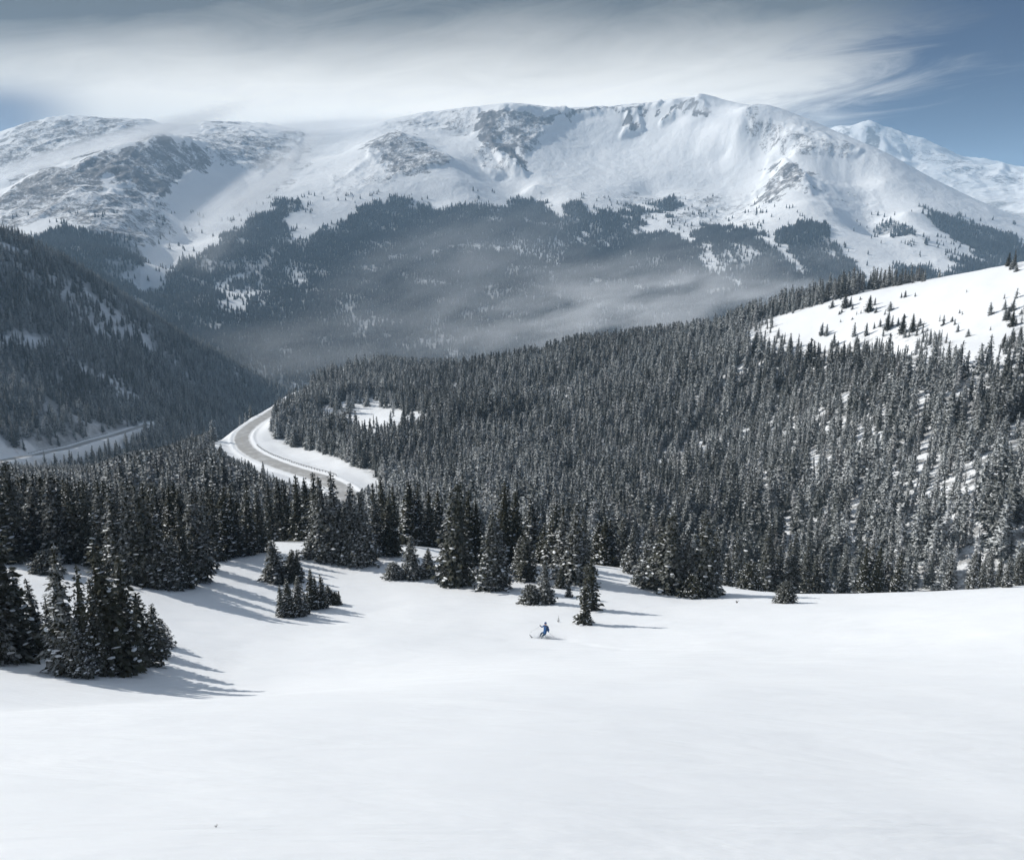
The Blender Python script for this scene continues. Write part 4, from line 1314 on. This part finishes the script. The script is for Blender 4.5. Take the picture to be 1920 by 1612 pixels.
def wood(name, X, Y, Z, H, Wd, protos, label, seed=1, sink=0.3):
    g = np.random.default_rng(seed)
    n = len(X)
    me = bpy.data.meshes.new(name)
    me.vertices.add(n)
    me.vertices.foreach_set('co', np.stack([X, Y, Z - sink], -1).astype(np.float32).ravel())
    sc = np.stack([Wd, Wd, H], -1) / np.array([3.2, 3.2, 10.0])
    a = me.attributes.new('size', 'FLOAT_VECTOR', 'POINT'); a.data.foreach_set('vector', sc.astype(np.float32).ravel())
    rot = np.stack([g.normal(0, .02, n), g.normal(0, .02, n), g.uniform(0, 6.28, n)], -1)
    a = me.attributes.new('turn', 'FLOAT_VECTOR', 'POINT'); a.data.foreach_set('vector', rot.astype(np.float32).ravel())
    a = me.attributes.new('sort', 'INT', 'POINT'); a.data.foreach_set('value', g.integers(0, len(protos), n).astype(np.int32))
    o = obj(name, me)
    tag(o, label, 'wood', None, 'stuff')
    ng = bpy.data.node_groups.new(name, 'GeometryNodeTree')
    ng.interface.new_socket('Geometry', in_out='INPUT', socket_type='NodeSocketGeometry')
    ng.interface.new_socket('Geometry', in_out='OUTPUT', socket_type='NodeSocketGeometry')
    N, L = ng.nodes, ng.links
    gi, go = N.new('NodeGroupInput'), N.new('NodeGroupOutput')
    jn = N.new('GeometryNodeJoinGeometry')
    L.new(jn.outputs[0], go.inputs[0])

    def attr(nm, ty):
        nd = N.new('GeometryNodeInputNamedAttribute'); nd.data_type = ty; nd.inputs['Name'].default_value = nm
        return nd.outputs[0]
    sz, tu, so_ = attr('size', 'FLOAT_VECTOR'), attr('turn', 'FLOAT_VECTOR'), attr('sort', 'INT')
    for i, p in enumerate(protos):
        oi = N.new('GeometryNodeObjectInfo'); oi.inputs['Object'].default_value = p
        try: oi.inputs['As Instance'].default_value = True
        except Exception: pass
        cp = N.new('FunctionNodeCompare'); cp.data_type = 'INT'; cp.operation = 'EQUAL'
        L.new(so_, cp.inputs[2]); cp.inputs[3].default_value = i
        ip = N.new('GeometryNodeInstanceOnPoints')
        L.new(gi.outputs[0], ip.inputs['Points']); L.new(cp.outputs[0], ip.inputs['Selection'])
        L.new(oi.outputs['Geometry'], ip.inputs['Instance'])
        L.new(tu, ip.inputs['Rotation']); L.new(sz, ip.inputs['Scale'])
        L.new(ip.outputs[0], jn.inputs[0])
    md = o.modifiers.new('grow', 'NODES')
    md.node_group = ng
    return o


small = [i for i in range(len(MEADOW)) if i not in big]
rest = rest[hh[rest] > 4.0]
wx = np.r_[X[rest], np.array(mx)[small]]; wy = np.r_[Y[rest], np.array(my)[small]]; wz = np.r_[Z[rest], np.array(mz)[small]]
wh = np.r_[hh[rest], np.array(mh)[small]]
ww = np.r_[hh[rest] * g.uniform(.30, .54, len(rest)), np.array(mw)[small]]
wood('conifer_wood', wx, wy, wz, wh, ww, MID, 'dense dark conifer wood with frosted patches covering the middle hillside around the road bend', 3)

# left hillside timber
X, Y, Z, px, py = scatter(T2, 5.2, 645, 2250, -420, 900, 21)
pr = lookup(F2, px + fbm(X / 40, Y / 40, 3, 401) * 10, py + fbm(X / 40, Y / 40, 3, 402) * 10) * np.clip((fbm(X / 38, Y / 38, 4, 411) + .72) * 1.8, .08, 1)
pr = np.where(near_road(X, Y, road2_path, 9), 0, pr)
k = g.random(len(X)) < pr
X, Y, Z = X[k], Y[k], Z[k]
h = np.clip(g.normal(13, 2.6, len(X)), 6, 20)
print('left timber', len(X))
wood('hillside_timber', X, Y, Z, h, h * g.uniform(.32, .50, len(X)), MID, 'dark timber covering the shaded hillside at the left above the valley road', 4, .5)

# massif timber
X, Y, Z, px, py = scatter(T3, 7.6, 1800, 4700, -260, 2150, 31)
k = (py > 340)
X, Y, Z, px, py = X[k], Y[k], Z[k], px[k], py[k]
pr = forest3(X, Y, Z)
# krummholz fringe thinning out above the timberline
pr = np.clip(pr + .07 * (lookup(raster([(1.0, [(-240, 420), (100, 400), (560, 360), (1000, 360), (1180, 370), (1420, 370), (1560, 400), (1900, 400), (2160, 800), (-240, 800)])], 3), px, py)) * (fbm(X / 50, Y / 50, 3, 431) > .2), 0, 1) * np.clip((fbm(X / 70, Y / 70, 4, 421, .6) + .60) * 1.7, .12, 1)
k = g.random(len(X)) < pr
X, Y, Z = X[k], Y[k], Z[k]
h = np.clip(g.normal(14, 3, len(X)), 5, 22)
print('massif timber', len(X))
wood('mountain_timber', X, Y, Z, h, h * g.uniform(.34, .48, len(X)), FAR, 'hazy blue-grey timber on the lower flank of the big mountain', 5, .5)

# ------------------------------------------------------------------ guardrails


def offset_path(path, off):
    out = []
    for i in range(len(path)):
        a, b = path[max(0, i - 1)], path[min(len(path) - 1, i + 1)]
        t = (b - a)[:2]; t = t / np.linalg.norm(t)
        out.append(path[i] + np.array((t[1] * off, -t[0] * off, 0)))
    return np.array(out)


M_STEEL = plain('galvanised_steel', (0.20, 0.20, 0.20), 0.5, 0.4)
M_POST = plain('treated_wood', (0.11, 0.085, 0.06), 0.9)


def guardrail(path, sheet, label, step=4.0, height=0.75):
    seg = np.r_[0, np.cumsum(np.linalg.norm(np.diff(path[:, :2], axis=0), axis=1))]
    n = int(seg[-1] / step)
    ds = np.linspace(0, seg[-1], n + 1)
    pts = np.stack([np.interp(ds, seg, path[:, k]) for k in range(3)], -1)
    pts[:, 2] = sheet.z(pts[:, 0], pts[:, 1])
    base = Vector(pts[0])
    e = bpy.data.objects.new('guardrail', None); COL.objects.link(e); e.location = base
    tag(e, label, 'guardrail')
    gm = Geo()
    prof = [(-.04, .16), (.05, .12), (-.01, .0), (.05, -.12), (-.04, -.16), (-.07, -.16), (-.07, .16)]
    rings = []
    for i, p in enumerate(pts):
        a, b = pts[max(0, i - 1)], pts[min(n, i + 1)]
        t = (b - a)[:2]; t = t / np.linalg.norm(t)
        nx, ny = t[1], -t[0]
        rings.append(len(gm.v))
        gm.v += [(p[0] - base.x + nx * q[0], p[1] - base.y + ny * q[0], p[2] - base.z + height + q[1]) for q in prof]
    for a, b in zip(rings, rings[1:]):
        for j in range(len(prof)):
            k = (j + 1) % len(prof)
            gm.f.append((a + j, a + k, b + k, b + j)); gm.m.append(0)
    obj('rail', gm.mesh('rail', [M_STEEL]), e)
    pm = Geo(); pm.tube([(0, 0, -0.5), (0, 0, height + .2)], [.12, .12], 6)
    pme = pm.mesh('post', [M_POST])
    for i in range(n + 1):
        a, b = pts[max(0, i - 1)], pts[min(n, i + 1)]
        t = (b - a)[:2]; t = t / np.linalg.norm(t)
        q = obj('post', pme, e); q.location = (pts[i][0] - base.x - t[1] * .2, pts[i][1] - base.y + t[0] * .2, pts[i][2] - base.z)
    return e


k0, k1 = 14 * 2, 14 * 7
gp = offset_path(road_path[k0:k1], 7.6)
if np.hypot(*(gp[30][:2])) < np.hypot(*(road_path[k0 + 30][:2])): gp = offset_path(road_path[k0:k1], -7.6)
guardrail(gp, T1, 'long steel guardrail along the inside of the road bend')
gp = offset_path(road2_path[14 * 2:14 * 6], 7.4)
if np.hypot(*(gp[20][:2])) < np.hypot(*(road2_path[14 * 2 + 20][:2])): gp = offset_path(road2_path[14 * 2:14 * 6], -7.4)
guardrail(gp, T2, 'far guardrail beside the valley road at the left', height=0.9)

# ------------------------------------------------------------------ boulder, twigs
x, y, z = T1.hit(118, 1261, 20, 150)
bm_v, bm_f = [], []
g_ = random.Random(3)
n1, n2 = 9, 14
for i in range(n1 + 1):
    for j in range(n2):
        th, ph = math.pi * i / n1, 6.2832 * j / n2
        rr = 1 + 0.16 * math.sin(3 * ph + i) + 0.1 * g_.uniform(-1, 1)
        bm_v.append((0.85 * rr * math.sin(th) * math.cos(ph), 0.6 * rr * math.sin(th) * math.sin(ph), 0.5 * rr * math.cos(th) + 0.15))
for i in range(n1):
    for j in range(n2):
        bm_f.append((i * n2 + j, (i + 1) * n2 + j, (i + 1) * n2 + (j + 1) % n2, i * n2 + (j + 1) % n2))
me = bpy.data.meshes.new('boulder'); me.from_pydata(bm_v, [], bm_f)
m, t, b = new_mat('granite_under_snow')
geo = t.n('ShaderNodeNewGeometry')
sp = t.n('ShaderNodeSeparateXYZ'); t.put(sp.inputs[0], geo.outputs['Normal'])
up = t.ramp(t.math('ADD', sp.outputs[2], t.math('MULTIPLY', t.noise(geo.outputs['Position'], 3.0, 4), 0.4)), 0.35, 0.6)
t.put(b.inputs['Base Color'], t.mix(up, t.mix(t.noise(geo.outputs['Position'], 8.0, 5), rgb(.13, .12, .11), rgb(.32, .30, .28)), rgb(*SNOW)))
b.inputs['Roughness'].default_value = 0.85
me.materials.append(m)
me.polygons.foreach_set('use_smooth', [True] * len(me.polygons))
o = obj('boulder', me); o.location = (x, y, z)
tag(o, 'rounded snow-covered boulder at the foot of the nearest clump of conifers', 'boulder')


def twig(px, py, size, label, seed):
    x, y, z = T1.hit(px, py, 3, 150)
    rd = random.Random(seed)
    gg = Geo()
    for k in range(6):
        a, l = rd.uniform(0, 6.28), size * rd.uniform(.5, 1)
        d = Vector((math.cos(a) * .6, math.sin(a) * .6, 1)).normalized()
        mid = d * l * .55 + Vector((rd.uniform(-.1, .1), rd.uniform(-.1, .1), 0)) * l
        gg.tube([(0, 0, -size * .2), mid, mid + (d + Vector((rd.uniform(-.6, .6), rd.uniform(-.6, .6), 0))) * l * .5], [size * .05, size * .035, size * .015], 5)
    o = obj('dead_twigs', gg.mesh('dead_twigs', [M_BARK]))
    o.location = (x, y, z)
    tag(o, label, 'twigs')


twig(1381, 1130, 0.55, 'few bare twigs poking from the snow below the row right of the big clump', 4)
twig(405, 1550, 0.05, 'tiny dark twig lying on the empty snow close to the camera', 5)

# ------------------------------------------------------------------ skier
M_JACKET = plain('blue_jacket', (0.008, 0.075, 0.23), 0.6, var=0.2, scale=6)
M_TROUSER = plain('dark_blue_trousers', (0.008, 0.05, 0.11), 0.7)
M_SKIN = plain('skin', (0.5, 0.3, 0.22), 0.6)
M_HELM = plain('blue_helmet', (0.008, 0.075, 0.22), 0.35)
M_BLACK = plain('black_plastic', (0.012, 0.012, 0.014), 0.4)
M_PACK = plain('dark_blue_pack', (0.006, 0.035, 0.10), 0.7)
sx_, sy_, sz_ = T1.hit(1012, 1196, 30, 120)
SK = Vector((sx_, sy_, sz_))


def skinned(name, joints, edges, mats, pick=None, sub=2):
    me = bpy.data.meshes.new(name)
    me.from_pydata([j[:3] for j in joints], edges, [])
    o = bpy.data.objects.new(name, me); COL.objects.link(o)
    sm = o.modifiers.new('skin', 'SKIN')
    sm.use_smooth_shade = True
    for i, j in enumerate(joints):
        r = j[3]
        me.skin_vertices[0].data[i].radius = (r * 1.27, (j[4] if len(j) > 4 else r) * 1.27)
        me.skin_vertices[0].data[i].use_root = (i == 0)
    sb = o.modifiers.new('sub', 'SUBSURF'); sb.levels = sub; sb.render_levels = sub
    dg = bpy.context.evaluated_depsgraph_get()
    out = bpy.data.meshes.new_from_object(o.evaluated_get(dg))
    bpy.data.objects.remove(o)
    out.materials.clear()
    for m in mats: out.materials.append(m)
    if pick:
        for p in out.polygons: p.material_index = pick(p.center)
    return out


# picture frame: x right, y away from the camera, z up; origin where the boots sink in
hip, chest, neck = (.50, .02, .62), (.57, .06, 1.02), (.56, .07, 1.26)
shL, shR = (.42, .22, 1.19), (.70, -.08, 1.19)
elL, haL = (.20, .30, .98), (.06, .24, 1.16)          # raised left hand holding its pole
elR, haR = (.86, -.16, .92), (.82, -.06, .68)
joints = [hip + (.145, .125), (.53, .04, .82, .135, .12), chest + (.165, .135), neck + (.075,), (.545, .075, 1.34, .07), (.53, .08, 1.43, .098), (.525, .082, 1.52, .08),
          shL + (.075,), elL + (.052,), haL + (.036,), shR + (.075,), elR + (.052,), haR + (.036,),
          (.42, .12, .52, .10), (.16, .22, .40, .072), (-.02, .16, -.02, .055), (-.10, .16, -.14, .05),
          (.52, -.10, .50, .10), (.28, -.08, .32, .072), (.10, -.16, -.06, .055), (.02, -.17, -.18, .05)]
edges = [(0, 1), (1, 2), (2, 3), (3, 4), (4, 5), (5, 6), (2, 7), (7, 8), (8, 9), (2, 10), (10, 11), (11, 12), (0, 13), (13, 14), (14, 15), (15, 16), (0, 17), (17, 18), (18, 19), (19, 20)]


def pick(c):
    if c.z > 1.30: return 2
    for h in (haL, haR):
        if (c - Vector(h)).length < .06: return 3
    if c.z < .10: return 3
    return 0 if c.z > .56 or (c - Vector(elR)).length < .2 or (c - Vector(haR)).length < .3 else 1


body = skinned('body', joints, edges, [M_JACKET, M_TROUSER, M_SKIN, M_BLACK], pick)
# hands: palm and five fingers closed round the grips
hands = Geo()
for h, pole_dir, fwd in ((haL, Vector((-.75, -.1, -.65)), Vector((-.7, .1, .7))), (haR, Vector((.72, -.1, -.7)), Vector((.1, .6, -.7)))):
    h = Vector(h); pd = pole_dir.normalized(); fw = (fwd - pd * fwd.dot(pd)).normalized(); sd = pd.cross(fw)
    hands.tube([h - fw * .03, h, h + fw * .05], [.03, .042, .036], 8, 3)
    for k in range(4):
        o0 = h + fw * .055 + pd * (.03 - .021 * k) + sd * .022
        ln = (1, 1.1, 1.0, .82)[k]
        hands.tube([o0, o0 + fw * .028 * ln + sd * .004, o0 + fw * .034 * ln - sd * .026, o0 + fw * .014 * ln - sd * .045], [.0105, .010, .0095, .008], 6, 3)
    o0 = h + fw * .02 - sd * .03 - pd * .02
    hands.tube([o0, o0 + fw * .03 - sd * .012 - pd * .01, o0 + fw * .05 + sd * .005 - pd * .006], [.012, .0115, .009], 6, 3)
# nose, ears and mouth on the head
fd = Vector((-.80, .58, -.12)).normalized()
fs = fd.cross(Vector((0, 0, 1))).normalized()
hc = Vector((.53, .08, 1.45))
hands.tube([hc + fd * .085 + Vector((0, 0, .01)), hc + fd * .115 - Vector((0, 0, .02)), hc + fd * .095 - Vector((0, 0, .032))], [.008, .015, .008], 6, 2)
for s_ in (-1, 1): hands.tube([hc + fs * .085 * s_ + Vector((0, 0, .02)), hc + fs * .098 * s_ - Vector((0, 0, .0)), hc + fs * .085 * s_ - Vector((0, 0, .03))], [.008, .014, .008], 6, 2)
hands.tube([hc + fd * .09 - fs * .025 - Vector((0, 0, .055)), hc + fd * .10 - Vector((0, 0, .055)), hc + fd * .09 + fs * .025 - Vector((0, 0, .055))], [.004, .007, .004], 6, 2)
nb = len(body.vertices)
allv = [tuple(v.co) for v in body.vertices] + [tuple(v) for v in hands.v]
allf = [tuple(p.vertices) for p in body.polygons] + [tuple(i + nb for i in f) for f in hands.f]
allm = [p.material_index for p in body.polygons] + hands.m
bm2 = bpy.data.meshes.new('person'); bm2.from_pydata(allv, [], allf)
for m in (M_JACKET, M_TROUSER, M_SKIN, M_BLACK): bm2.materials.append(m)
bm2.polygons.foreach_set('material_index', allm)
bm2.polygons.foreach_set('use_smooth', [True] * len(allf))
person = obj('person', bm2); person.location = SK
tag(person, 'skier in a blue jacket and dark trousers leaning into a turn, one arm raised', 'person')


def blob(name, c, rad, axes, mat, parent, cut=None, n1=12, n2=18, loc=None):
    v, f = [], []
    X_, Y_, Z_ = axes
    for i in range(n1 + 1):
        for j in range(n2):
            th, ph = math.pi * i / n1, 6.2832 * j / n2
            e = 0.75 if cut == 'box' else 1.0
            sg = lambda q: math.copysign(abs(q) ** e, q)
            p = X_ * rad[0] * sg(math.sin(th)) * sg(math.cos(ph)) + Y_ * rad[1] * sg(math.sin(th)) * sg(math.sin(ph)) + Z_ * rad[2] * sg(math.cos(th))
            if cut == 'helmet' and p.dot(Z_) < -.045: p -= Z_ * (p.dot(Z_) + .045)
            v.append(tuple(Vector(c) + p))
    for i in range(n1):
        for j in range(n2):
            f.append((i * n2 + j, (i + 1) * n2 + j, (i + 1) * n2 + (j + 1) % n2, i * n2 + (j + 1) % n2))
    me = bpy.data.meshes.new(name); me.from_pydata(v, [], f); me.materials.append(mat)
    me.polygons.foreach_set('use_smooth', [True] * len(f))
    o = obj(name, me, parent)
    if parent is None: o.location = SK
    return o


Zv = Vector((0, 0, 1))
blob('helmet', hc + Vector((0, 0, .055)) - fd * .012, (.128, .112, .12), (fd, fs, Zv), M_HELM, person, 'helmet')
blob('goggles', hc + fd * .075 + Vector((0, 0, .025)), (.035, .08, .035), (fd, fs, Zv), M_BLACK, person)
pb = Vector((.71, -.10, 1.02)); bd = Vector((.62, -.78, .05)).normalized(); bs = bd.cross(Zv).normalized()
pk = blob('backpack', pb, (.10, .155, .25), (bd, bs, bs.cross(bd) * 1.0), M_PACK, None, 'box')
tag(pk, 'dark blue backpack on the back of the skier', 'backpack')
stg = Geo()
for s_ in (-1, 1):
    c0 = Vector((.57, .05, 1.08))
    stg.tube([pb + bs * .10 * s_ + Vector((0, 0, .20)), c0 + bs * .11 * s_ + Vector((0, 0, .19)) - bd * .05, c0 + bs * .12 * s_ - bd * .165, pb + bs * .12 * s_ - Vector((0, 0, .2)) - bd * .06], [.016] * 4, 6)
obj('strap', stg.mesh('strap', [M_BLACK]), pk)

# skis pointing left and a little away, most of their length under the powder, tips out
sdv = Vector((-.93, .20, .0)).normalized(); ssv = sdv.cross(Zv)
for q, (fx, fy, fz, lab) in enumerate([(-.10, .16, -.20, 'ski under the boot farther from the camera, tip rising from the powder'), (.02, -.17, -.24, 'ski under the boot nearer the camera, tip rising from the powder')]):
    gs = Geo(); rings = []
    for k in range(15):
        u = -.72 + 1.62 * k / 14
        zt = 0.0 + max(0, u - .30) * .38 + max(0, u - .72) * .9
        wd_ = .055 + .012 * math.cos((u + .7) / 1.6 * 6.28)
        if k == 14: wd_ = .02
        c = sdv * u + Vector((0, 0, zt)) + Zv * .0
        rings.append(len(gs.v))
        gs.v += [tuple(c + ssv * wd_ + Zv * .008), tuple(c - ssv * wd_ + Zv * .008), tuple(c - ssv * wd_ - Zv * .008), tuple(c + ssv * wd_ - Zv * .008)]
    for a, b in zip(rings, rings[1:]):
        for j in range(4):
            gs.f.append((a + j, a + (j + 1) % 4, b + (j + 1) % 4, b + j)); gs.m.append(0)
    gs.f.append((0, 1, 2, 3)); gs.m.append(0)
    e = bpy.data.objects.new('ski', None); COL.objects.link(e); e.location = SK + Vector((fx, fy, fz + .02))
    tag(e, lab, 'ski')
    obj('ski_board', gs.mesh('ski_board', [M_BLACK]), e)
    bg_ = Geo(); bg_.tube([Vector((.12, -.02, .03)), Vector((-.14, .03, .03))], [.035, .03], 8); obj('binding', bg_.mesh('binding', [M_STEEL]), e)
for h, d, L, lab in ((haL, Vector((-.80, -.1, -.52)), 1.12, 'ski pole in the raised hand of the skier'), (haR, Vector((.70, -.1, -.68)), 1.12, 'ski pole trailing from the lowered hand of the skier')):
    d = d.normalized(); h = Vector(h)
    e = bpy.data.objects.new('ski_pole', None); COL.objects.link(e); e.location = SK + h
    tag(e, lab, 'ski pole')
    g1 = Geo(); g1.tube([-d * .06, d * .07], [.017, .015], 8); obj('grip', g1.mesh('grip', [M_BLACK]), e)
    g1 = Geo(); g1.tube([d * .07, d * L], [.009, .006], 6); obj('shaft', g1.mesh('shaft', [plain('pole_alloy', (.45, .45, .47), .35, .6)]), e)
    g1 = Geo(); g1.tube([d * (L - .09), d * (L - .075)], [.05, .045], 10); obj('basket', g1.mesh('basket', [M_BLACK]), e)

# powder thrown up round the skis
fl = Geo(); rd = random.Random(9)
for k in range(3200):
    u = rd.random()
    if u < .6:
        c = Vector((rd.gauss(.10, .45), rd.gauss(-.15, .30), 0)); c.z = abs(rd.gauss(0, .17)) - .05
    else:
        s_ = min(2.0, rd.expovariate(2.2))
        c = Vector((.5 + 1.9 * s_, rd.gauss(-.1, .16 + .25 * s_), abs(rd.gauss(0, .15 * max(.15, 1 - .55 * s_)))))
    q = rd.uniform(.006, .026)
    i = len(fl.v)
    fl.v += [tuple(c + Vector(w) * q) for w in ((1, 0, 0), (-1, 0, 0), (0, 1, 0), (0, -1, 0), (0, 0, 1), (0, 0, -1))]
    for a, b, c_ in ((0, 2, 4), (2, 1, 4), (1, 3, 4), (3, 0, 4), (2, 0, 5), (1, 2, 5), (3, 1, 5), (0, 3, 5)):
        fl.f.append((i + a, i + b, i + c_)); fl.m.append(0)
o = obj('powder_spray', fl.mesh('powder_spray', [M_PAD])); o.location = SK
tag(o, 'low spray of loose powder around and behind the skier', 'powder snow', None, 'stuff')

# ------------------------------------------------------------------ blowing snow


def icos(n1=16, n2=24):
    v, f = [], []
    for i in range(n1 + 1):
        for j in range(n2):
            th, ph = math.pi * i / n1, 6.2832 * j / n2
            v.append((math.sin(th) * math.cos(ph), math.sin(th) * math.sin(ph), math.cos(th)))
    for i in range(n1):
        for j in range(n2):
            f.append((i * n2 + j, (i + 1) * n2 + j, (i + 1) * n2 + (j + 1) % n2, i * n2 + (j + 1) % n2))
    return v, f


def drift(name, px, py, r, size, rot, dens, fscale, label, seed=0.0, lo=.42, hi=.72, stretch=(1, 1, 1), col=(.985, .99, 1.0)):
    v, f = icos()
    me = bpy.data.meshes.new(name); me.from_pydata(v, [], f)
    o = obj(name, me)
    o.location = P(px, py, r); o.scale = size; o.rotation_euler = rot
    tag(o, label, 'blowing snow', None, 'stuff')
    m = bpy.data.materials.new(name); m.use_nodes = True
    t = NT(m.node_tree); t.t.nodes.clear()
    out = t.n('ShaderNodeOutputMaterial')
    tc = t.n('ShaderNodeTexCoord')
    ob = tc.outputs['Object']
    ln = t.t.nodes.new('ShaderNodeVectorMath'); ln.operation = 'LENGTH'; t.put(ln.inputs[0], ob)
    mp = t.n('ShaderNodeMapping'); t.put(mp.inputs[0], ob)
    mp.inputs['Scale'].default_value = stretch; mp.inputs['Location'].default_value = (seed, seed * .7, seed * 1.3)
    nz = t.noise(mp.outputs[0], fscale, 4, .6, .4)
    fall = t.ramp(ln.outputs['Value'], 1.0, 0.15)
    dn = t.math('MULTIPLY', fall, t.ramp(nz, lo, hi))
    vol = t.n('ShaderNodeVolumePrincipled')
    vol.inputs['Color'].default_value = rgb(*col)
    t.put(vol.inputs['Density'], t.math('MULTIPLY', dn, dens))
    vol.inputs['Anisotropy'].default_value = 0.0
    t.l.new(vol.outputs[0], out.inputs['Volume'])
    me.materials.append(m)
    m.cycles.volume_step_rate = 1.0 if hasattr(m.cycles, 'volume_step_rate') else 1.0
    return o


BLOW = [
    ('spindrift', 1225, 578, 1450, (430, 240, 105), (0, R(-9), R(8)), .0072, 3.4, 'pale cloud of blown snow boiling up behind the wooded crest', 1.0, .44, .66, (1, 1, 1.0)),
    ('spindrift', 1020, 560, 1900, (560, 260, 150), (0, R(-16), R(0)), .0026, 3.6, 'veil of blown snow over the lower middle of the timbered flank', 4.0, .44, .68, (1, 1, 1.0)),
    ('spindrift', 830, 500, 2500, (520, 300, 170), (0, R(-22), R(0)), .0020, 2.2, 'slanting wisp of blown snow across the timbered flank', 6.0, .36, .70, (1, 1, 1.2)),
    ('spindrift', 640, 655, 1950, (600, 300, 110), (0, R(-6), R(0)), .0020, 2.6, 'faint snow haze in the valley bottom beyond the road bend', 7.0, .38, .68, (1, 1, .7)),
    ('spindrift', 430, 395, 3800, (620, 380, 85), (0, R(-38), R(10)), .0140, 2.4, 'bright plume of snow streaming down the hanging valley at the left', 3.0, .36, .66, (.7, 1, 1.3)),
    ('spindrift', 330, 500, 3000, (420, 260, 130), (0, R(-40), R(0)), .0024, 2.6, 'thin snow smoke in the mouth of the hanging valley', 9.0, .40, .66, (.6, 1, 1.3)),
    ('spindrift', 130, 300, 4500, (950, 300, 55), (0, R(-17), R(6)), .0190, 2.2, 'long white streamer of snow between the two left ridges', 5.0, .32, .58, (.4, 1, 1.3)),
    ('spindrift', 570, 252, 5500, (1050, 400, 95), (0, R(-4), 0), .0130, 2.2, 'blown snow blurring the flat skyline left of the summits', 8.0, .34, .62, (.5, 1, 1)),
    ('spindrift', 1350, 208, 4950, (330, 250, 50), (0, R(10), 0), .0060, 2.2, 'plume of snow torn off the highest summit', 2.0, .38, .64, (.6, 1, 1)),
]
for b_ in BLOW:
    drift(*b_[:9], b_[9], b_[10], b_[11], b_[12])

# ------------------------------------------------------------------ haze
hv = [(x, y, z) for z in (-471, 830) for (x, y) in ((-16000, -500), (16000, -500), (16000, 14000), (-16000, 14000))]
hf = [(0, 1, 2, 3), (7, 6, 5, 4), (0, 4, 5, 1), (1, 5, 6, 2), (2, 6, 7, 3), (3, 7, 4, 0)]
me = bpy.data.meshes.new('haze'); me.from_pydata(hv, [], [f[::-1] for f in hf])
m = bpy.data.materials.new('haze'); m.use_nodes = True
t = NT(m.node_tree); t.t.nodes.clear()
out = t.n('ShaderNodeOutputMaterial')
vol = t.n('ShaderNodeVolumePrincipled')
vol.inputs['Color'].default_value = rgb(.52, .76, 1.0)
vol.inputs['Density'].default_value = 0.85e-4
vol.inputs['Anisotropy'].default_value = 0.0
t.l.new(vol.outputs[0], out.inputs['Volume'])
me.materials.append(m)
o = obj('haze', me); o['kind'] = 'stuff'; o['label'] = 'cold pale air over the whole basin'; o['category'] = 'haze'
